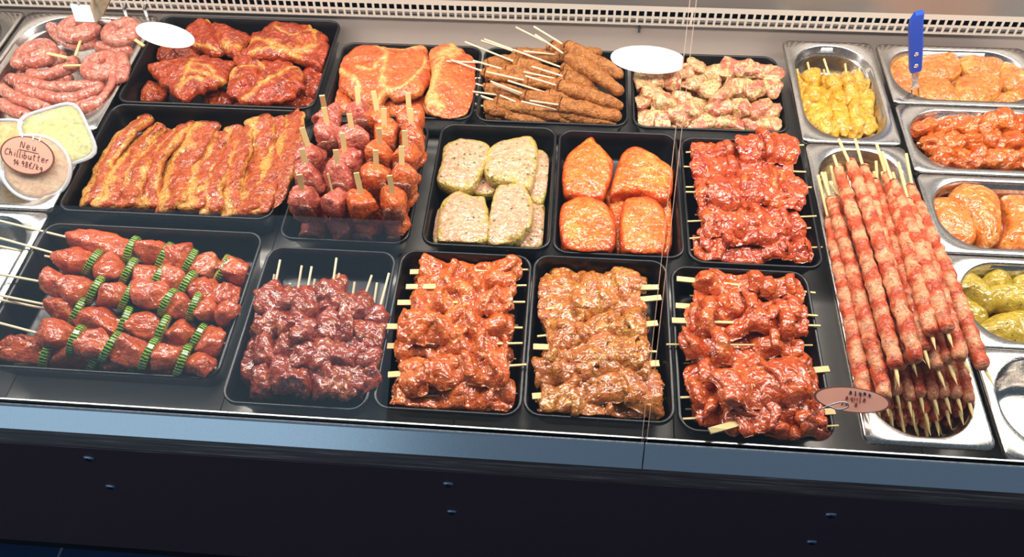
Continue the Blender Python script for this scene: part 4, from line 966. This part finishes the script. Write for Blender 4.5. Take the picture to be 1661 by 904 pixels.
wl = ['leftmost of the top layer', 'second from the left, thick front end beside the salmon tag', 'lower left, under the third one', 'third of the top layer from the left', 'fourth of the top layer from the left', 'fifth from the left of the top layer', 'half hidden in the middle of the heap', 'sixth of the top layer, ending short', 'seventh of the top layer with a pale front end', 'second from the right of the top layer', 'rightmost of the heap, hanging over the pan edge', 'lower right, under the second from the right', 'lower left of the middle, two sticks at its head', 'lower middle, its point below the pale end']
def wrapped(A, B, S, T, label, group, r=.0088):
    e = tag(empty('wrapped_skewer', (mid(A, B, .5)[0], mid(A, B, .5)[1], min(A[2], B[2]) - .01)), label, 'skewer', group); d = unit(B - A)
    put_stick(e, S, A + d*.03, .0023, False, 'bamboo', 'stick'); put_stick(e, B - d*.02, T, .0023, True, 'bamboo', 'stick_point')
    m_ = mid(A, B, .5) + np.array((0, 0, .004))
    add('bacon_wrap', tube_geo([A, m_, B], r, n=18, m=90, cap=.008, amp=.0016, freq=110., seed=sd(), helix=42., helix_amp=.17, taper=[.8, 1.0, 1.02, 1.05, 1.08, 1.1, .95]), M['wrap'], e)
for i, (a, b, za, zb, s, t) in enumerate(wr):
    A, B = at(*a, za), at(*b, zb); d = unit(B - A)
    S = at(*s, za + .01) if s else A - d*.04
    T = at(*t, zb - .004) if t else B + d*.028
    wrapped(A, B, S, T, 'bacon-wrapped skewer, ' + wl[i], 'bacon-wrapped skewers', .0094)
rng = random.Random(21)
for j in range(4):
    for i in range(8):
        z = -.044 + .0165*j
        x = .4585 + .0152*i + (.007 if j % 2 else 0); yf = -.236 + .004*j + rng.uniform(-.006, .006)
        A = np.array((x + rng.uniform(-.004, .004), .16 - .01*j, z)); B = np.array((x, yf, z)); d = unit(B - A)
        wrapped(A, B, A - d*.05, B + d*.021 + np.array((rng.uniform(-.003, .003), 0, -.001)), 'packed bacon-wrapped skewer, %s of the %s row of points at the pan front' % (ORD[i], ['lowest', 'second lowest', 'third', 'uppermost'][j]), 'packed bacon-wrapped skewers', .0078)

# ------------------------------------------------------------------ sausages
inside(PS)
zw = Z(0, 0, 5.023)
def spiral(cx, cy, r, z, turns, start, tail, label, tilt=0.0):
    c = at(*zw((cx, cy)), z); P = []
    n = int(turns*14)
    for i in range(n):
        f = i/(n - 1); a = start + turns*2*math.pi*f; rr = .010 + (r - .010)*f
        P.append(c + np.array((rr*math.cos(a), rr*math.sin(a), .006*(1 - f) + tilt*rr*math.sin(a))))
    if tail is not None: P += [at(*zw(p), z - .01*(k + 1)) for k, p in enumerate(tail)]
    e = tag(empty('sausage_spiral', c - np.array((0, 0, .012))), label, 'sausage', 'sausage spirals')
    add('sausage', tube_geo(P, .0118, n=16, m=int(46*turns), cap=.010, amp=.0014, freq=60., seed=sd()), M['sausage'], e)
    return e, c
for cx, cy, r, z, tr, st, tail, lab, stk in (
    (640,230,.034,.002,2.0,.3,None,'raw sausage spiral at the back behind the metal bracket', ((615,455),(650,350),.0)), (985,270,.033,.002,2.0,2.0,None,'raw sausage spiral at the back right beside the white card', ((1175,375),(1115,335),.0)),
    (310,450,.034,.0,2.0,4.0,[(480,440),(400,560)],'raw sausage spiral at the left of its pan', ((545,470),(450,450),.012)), (835,540,.034,-.002,2.0,1.0,None,'raw sausage spiral at the front right with a flat stick in it', ((515,537),(665,533),.006))):
    e, c = spiral(cx, cy, r, z, tr, st, tail, lab)
    p, q = at(*zw(stk[0]), z + stk[2]), at(*zw(stk[1]), z + stk[2])
    V, F = bar_geo(p, q + unit(q - p)*.03, .0055 if 'white' in lab or 'left of' in lab else .004, .0025); mesh_obj('stick', V, F, M['bamboo'], e, False)
    if 'left of' in lab:
        V, F = cyl_geo(at(*zw((108,552)), -.004), at(*zw((230,548)), -.004), .0016); mesh_obj('stick', V, F, M['bamboo'], e, False)
for pts, z, lab in (([(230,590),(330,620),(470,590),(580,540),(600,470)], -.012, 'short raw sausage curled under the left spiral'), ([(60,640),(160,660),(330,700),(550,715),(750,695),(860,700)], -.014, 'long raw sausage lying straight across the pan'),
    ([(130,710),(260,760),(450,800),(620,800),(780,740),(860,700)], -.008, 'long bent raw sausage in front of the straight one'), ([(0,710),(80,770),(200,830),(330,870),(420,900)], -.010, 'raw sausage at the left running under the tubs'),
    ([(985,440),(1010,560),(985,680)], .004, 'raw sausage end hanging over the right spiral'), ([(940,560),(930,690),(870,790),(760,860),(640,880)], -.004, 'curved raw sausage along the right side of its pan'), ([(0,830),(60,880),(150,920),(260,960)], -.014, 'raw sausage at the left front corner of its pan'),
    ([(820,790),(700,850),(560,910)], -.018, 'raw sausage lying low at the front of its pan'), ([(150,600),(300,660),(600,640)], -.028, 'raw sausage beneath the left spiral'), ([(420,200),(440,260),(520,330),(640,370),(800,330)], -.014, 'raw sausage curled beneath the rear spiral'), ([(780,370),(880,400),(1010,420),(1090,430)], -.014, 'raw sausage end beneath the back right spiral')):
    P = [at(*zw(p), z) for p in pts]
    tag(add('raw_sausage', tube_geo(P, .0115, n=16, m=60, cap=.011, amp=.0014, freq=60., seed=sd()), M['sausage']), lab, 'sausage', 'loose raw sausages')
inside(PS2)
P = [np.array((-1.20 + .03*i, .40 + .012*math.sin(i), -.02)) for i in range(6)]
tag(add('raw_sausage', tube_geo(P, .0125, n=14, m=30, amp=.001, freq=60., seed=5), M['sausage']), 'pale raw sausage in the pan cut off by the left edge', 'sausage')

inside(None)
# ------------------------------------------------------------------ butter tubs
M['tub'] = clear('tub_plastic', (.97, .98, 1.0), .9, .08, .14, (.9, .94, 1.0))
M['tub_rim'] = clear('tub_rim', (.94, .97, 1.0), .9, .1, .42, (.86, .92, 1.0))
def spread(name, a, b, c): return meat(name, a, b, c, .5, 40., None, rough=.45, bump=.7, fine=150., coat=.0, patch=c, patch_amt=.4, patch_scale=30.)
M['chili'] = spread('chilli_butter', (255, 206, 156), (248, 184, 128), (255, 222, 184))
M['herbb'] = spread('herb_butter', (222, 214, 120), (190, 196, 84), (226, 226, 170))
M['yellb'] = spread('yellow_butter', (236, 196, 84), (222, 170, 50), (240, 222, 150))
def tub(c, axis, r, depth, mat, label, square=False):
    Fm = frame(axis); ax = Fm[:, 0]; n = 40; a = np.linspace(0, 2*np.pi, n, endpoint=False)
    q = (np.abs(np.cos(a))**5 + np.abs(np.sin(a))**5)**(-1/5) if square else np.ones(n)
    ring = lambda rr, h: c + (np.stack([np.full(n, h), np.cos(a)*q*rr, np.sin(a)*q*rr], 1) @ Fm.T)
    e = tag(empty('butter_tub', (c[0] - ax[0]*depth, c[1] - ax[1]*depth, c[2] - ax[2]*depth - .02)), label, 'tub', 'tubs of flavoured butter')
    V, F = loft([ring(r*.70, -depth*.96), ring(r*.86, -depth*.45), ring(r*.93, -.006), ring(r*.80, -.0035), ring(r*.4, -.002)], True, True); mesh_obj('butter', V, F, M[mat], e)
    V, F = loft([ring(r*.74, -depth), ring(r*.90, -depth*.45), ring(r*.965, -.003)], False, True); cup = mesh_obj('cup', V, F, M['tub'], e)
    V, F = loft([ring(r*.955, -.005), ring(r*1.015, -.005), ring(r*1.02, 0), ring(r*.99, .0018), ring(r*.93, .0012), ring(r*.92, -.001)], False); lid = mesh_obj('lid_rim', V, F, M['tub_rim'], e)
    V, F = loft([ring(r*.93, .0002), ring(r*.5, .0004)], True); mesh_obj('lid_window', V, F, M['tub'], lid)
    return e, Fm
axT = unit((.20, -.62, .76))
c1 = at(57, 272, .030); tub(c1, axT, .0535, .045, 'chili', 'round clear tub of orange chilli butter with a handwritten oval tag')
c2 = at(93, 222, .034); tub(c2, unit((.30, -.50, .78)), .050, .050, 'herbb', 'square clear tub of yellow-green herb butter behind the round one', True)
c3 = at(-2, 236, .010); tub(c3, unit((.05, -.5, .82)), .045, .045, 'yellb', 'tub of yellow butter cut off by the left edge', True)

# ------------------------------------------------------------------ oval cards and tags
def oval(c, u, v, a, b, name, label, mats, cut=None, border=.0):
    u, v = unit(u), unit(v); n_ = unit(np.cross(u, v)); N = 56; th = np.linspace(0, 2*np.pi, N, endpoint=False)
    x, y = np.cos(th)*a, np.sin(th)*b
    if cut is not None: x = np.minimum(x, cut)
    Rg = lambda k, h: c + np.outer(x*k, u) + np.outer(y*k, v) + n_*h
    e = tag(empty(name, c - np.array((0, 0, b))), label, 'price card')
    V, F = loft([Rg(.98, -.0006), Rg(1, -.0006), Rg(1, .0006)] + ([Rg(1 - border, .0006)] if border else []), True, True)
    mi = [1 if border else 0]*len(F)
    if border: mi[-2] = 0; mi[-1] = 0
    mesh_obj('card', V, F, mats, e, False, mi); return e, u, v, n_
def wire_path(e, P, r=.0011, mat='wire'):
    V, F, A = tube_geo(P, r, n=8, m=40); mesh_obj('wire_stem', V, F, M[mat], e)
vv = (-.03, .45, .9)
c = at(268, 57, .045); e, *_ = oval(c, (1, -.06, -.10), vv, .0545, .0215, 'price_card', 'blank white oval card in front of the neck steaks at the left', [M['white']])
wire_path(e, [c + np.array((0, .0015, -.03)), c + np.array((.002, .01, -.06)), c + np.array((.002, .02, -.095))])
c = at(1052, 97, .045); e, *_ = oval(c, (1, -.03, -.035), vv, .066, .0235, 'price_card', 'blank white oval card with a cut-off right end beside the glass joint', [M['white']], cut=.0585)
wire_path(e, [c + np.array((0, .0015, -.03)), c + np.array((.002, .008, -.06)), c + np.array((.002, .015, -.09))])
FONT = {  # handwritten strokes in a unit box
 'N': [[(0,0),(.08,1),(.6,.05),(.7,1)]], 'e': [[(.05,.3),(.55,.38),(.45,.62),(.15,.6),(.05,.25),(.25,0),(.6,.1)]], 'u': [[(0,.6),(.08,.1),(.3,0),(.5,.3),(.55,.62),(.55,.1),(.75,0)]], 'C': [[(.7,.85),(.4,1),(.05,.6),(.15,.08),(.7,.1)]],
 'h': [[(.05,1.1),(.05,0)],[(.05,.35),(.3,.6),(.45,.4),(.5,0)]], 'i': [[(.2,.6),(.2,0)],[(.2,.82),(.22,.9)]], 'l': [[(.2,1.1),(.2,.05),(.35,0)]], 'b': [[(.05,1.1),(.08,0),(.4,.05),(.5,.35),(.3,.55),(.08,.4)]], 't': [[(.25,1.0),(.25,.05),(.45,0)],[(0,.65),(.5,.7)]],
 'r': [[(.05,.6),(.1,0)],[(.1,.35),(.3,.58),(.5,.55)]], '1': [[(0,.6),(.3,1),(.3,0)]], '4': [[(.35,1),(0,.4),(.6,.4)],[(.42,.7),(.4,0)]], '.': [[(.2,0),(.24,.05)]], '9': [[(.5,.75),(.3,1),(.08,.75),(.25,.5),(.5,.7),(.45,0)]], '8': [[(.3,.5),(.08,.78),(.3,1),(.5,.78),(.3,.5),(.05,.22),(.3,0),(.55,.22),(.3,.5)]],
 '€': [[(.65,.9),(.35,1),(.12,.5),(.35,0),(.65,.1)],[(0,.6),(.45,.62)],[(0,.4),(.42,.42)]], '/': [[(0,-.1),(.45,1.05)]], 'k': [[(.05,1),(.05,0)],[(.45,.6),(.1,.3),(.5,0)]], 'g': [[(.5,.5),(.25,.6),(.08,.3),(.3,.1),(.5,.4),(.45,-.3),(.1,-.3)]]}
def write(parent, c, u, v, n_, text, x, y, h, adv, mat, r=.00042, slope=0.0, name='lettering'):
    mb = MB()
    for ch in text:
        for stv in FONT.get(ch, []):
            P = [c + u*(x + px*h*.75) + v*(y + slope*(x) + py*h) + n_*.0011 for px, py in stv]
            V, F, _ = tube_geo(P, r, n=6, m=max(4, 6*len(P))); mb.add(V, F)
        x += adv*({'i': .55, 'l': .6, '.': .45, '1': .7}.get(ch, 1.0))
    mb.build(name, M[mat], parent, True)
Fm = frame(axT); vup = Fm[:, 2]; uu = np.cross(vup, Fm[:, 0])
ca, sa = math.cos(math.radians(-24)), math.sin(math.radians(-24))
u1 = uu*ca + vup*sa; v1 = -uu*sa + vup*ca
c = c1 + Fm[:, 0]*.006 + vup*.020 - uu*.004
e, u, v, n_ = oval(c, u1, v1, .0405, .030, 'price_tag', 'salmon oval tag with brown border reading Neu Chillibutter on the round tub', [M['salmon'], M['brown']], border=.06)
write(e, c, u, v, n_, 'Neu', -.0125, .0095, .0105, .0090, 'ink'); mb = MB(); mb.add(*bar_geo(c + u*-.014 + v*.0065 + n_*.001, c + u*.016 + v*.0065 + n_*.001, .0008, .0004, n_)); mb.build('underline', M['ink'], e)
write(e, c, u, v, n_, 'Chillibutter', -.0330, -.0055, .0100, .0066, 'ink'); write(e, c, u, v, n_, '14.98€/kg', -.0180, -.0190, .0088, .0056, 'ink')
for s in (-.012, .004, .014):
    V, F = bar_geo(c + u*s + v*.026 + n_*.0015, c + u*s + v*.0335 + n_*.0015, .0022, .001, n_); mesh_obj('clip', V, F, M['tub_rim'], e, False)
# salmon tag on a wire beside the curled skewers
c = at(1382, 649, .050); e, u, v, n_ = oval(c, (1, -.03, -.06), (.02, .85, .5), .0475, .0155, 'price_tag', 'salmon oval tag on a wire stem beside the long steel pan', [M['salmon'], M['brown']], border=.07)
# the writing stands on its head as seen from the customer side
write(e, c, -u, -v, n_, 'eBhr', -.006, .0035, .0056, .0058, 'red_ink', .0006); write(e, c, -u, -v, n_, 'eliihe', -.016, -.0035, .0056, .0058, 'red_ink', .0006); write(e, c, -u, -v, n_, '4uhte', -.022, -.0105, .0054, .0058, 'ink', .0006)
P = [at(1292, 690, .006), at(1325, 668, .040), at(1350, 656, .056), at(1370, 653, .060), at(1376, 660, .058), at(1360, 665, .056), at(1344, 659, .058)]
wire_path(e, P, .0010)
V, F = bar_geo(c + u*.022 - v*.010 - n_*.0005, c + u*.022 - v*.017 - n_*.0005, .008, .0032, n_); mesh_obj('clip', V, F, M['tub'], e, False)

# bent metal bracket hanging in from above at the left
def bracket():
    e = tag(empty('shelf_bracket', at(142, 20, .20)), 'bent grey sheet-metal bracket hanging in front of the sausage spirals', 'bracket')
    q = lambda u, v, z: at(u, v, z)
    a = [q(113, 6, .20), q(145, 8, .20), q(154, 36, .19), q(123, 35, .19)]
    b = [q(145, 8, .20), q(150, -8, .21), q(182, -8, .23), q(167, 24, .21), q(154, 36, .19)]
    for nm, P, m in (('front_plate', a, 'grey'), ('side_plate', b, 'brass')):
        P = np.array(P); n_ = unit(np.cross(P[1] - P[0], P[2] - P[0])); k = len(P)
        V = np.vstack([P, P + n_*.0015]); F = [tuple(range(k)), tuple(range(k, 2*k))[::-1]] + [(i, (i+1) % k, k + (i+1) % k, k + i)[::-1] for i in range(k)]
        mesh_obj(nm, V, F, M[m], e, False)
    V, F = bar_geo(q(118, -20, .20), q(128, 8, .20), .003, .003); mesh_obj('hanger', V, F, M['deck'], e, False)
M['grey'] = steel('grey_sheet', (150, 158, 166), .5, metal=.5)
M['brass'] = steel('tan_metal', (176, 150, 120), .4)
bracket()
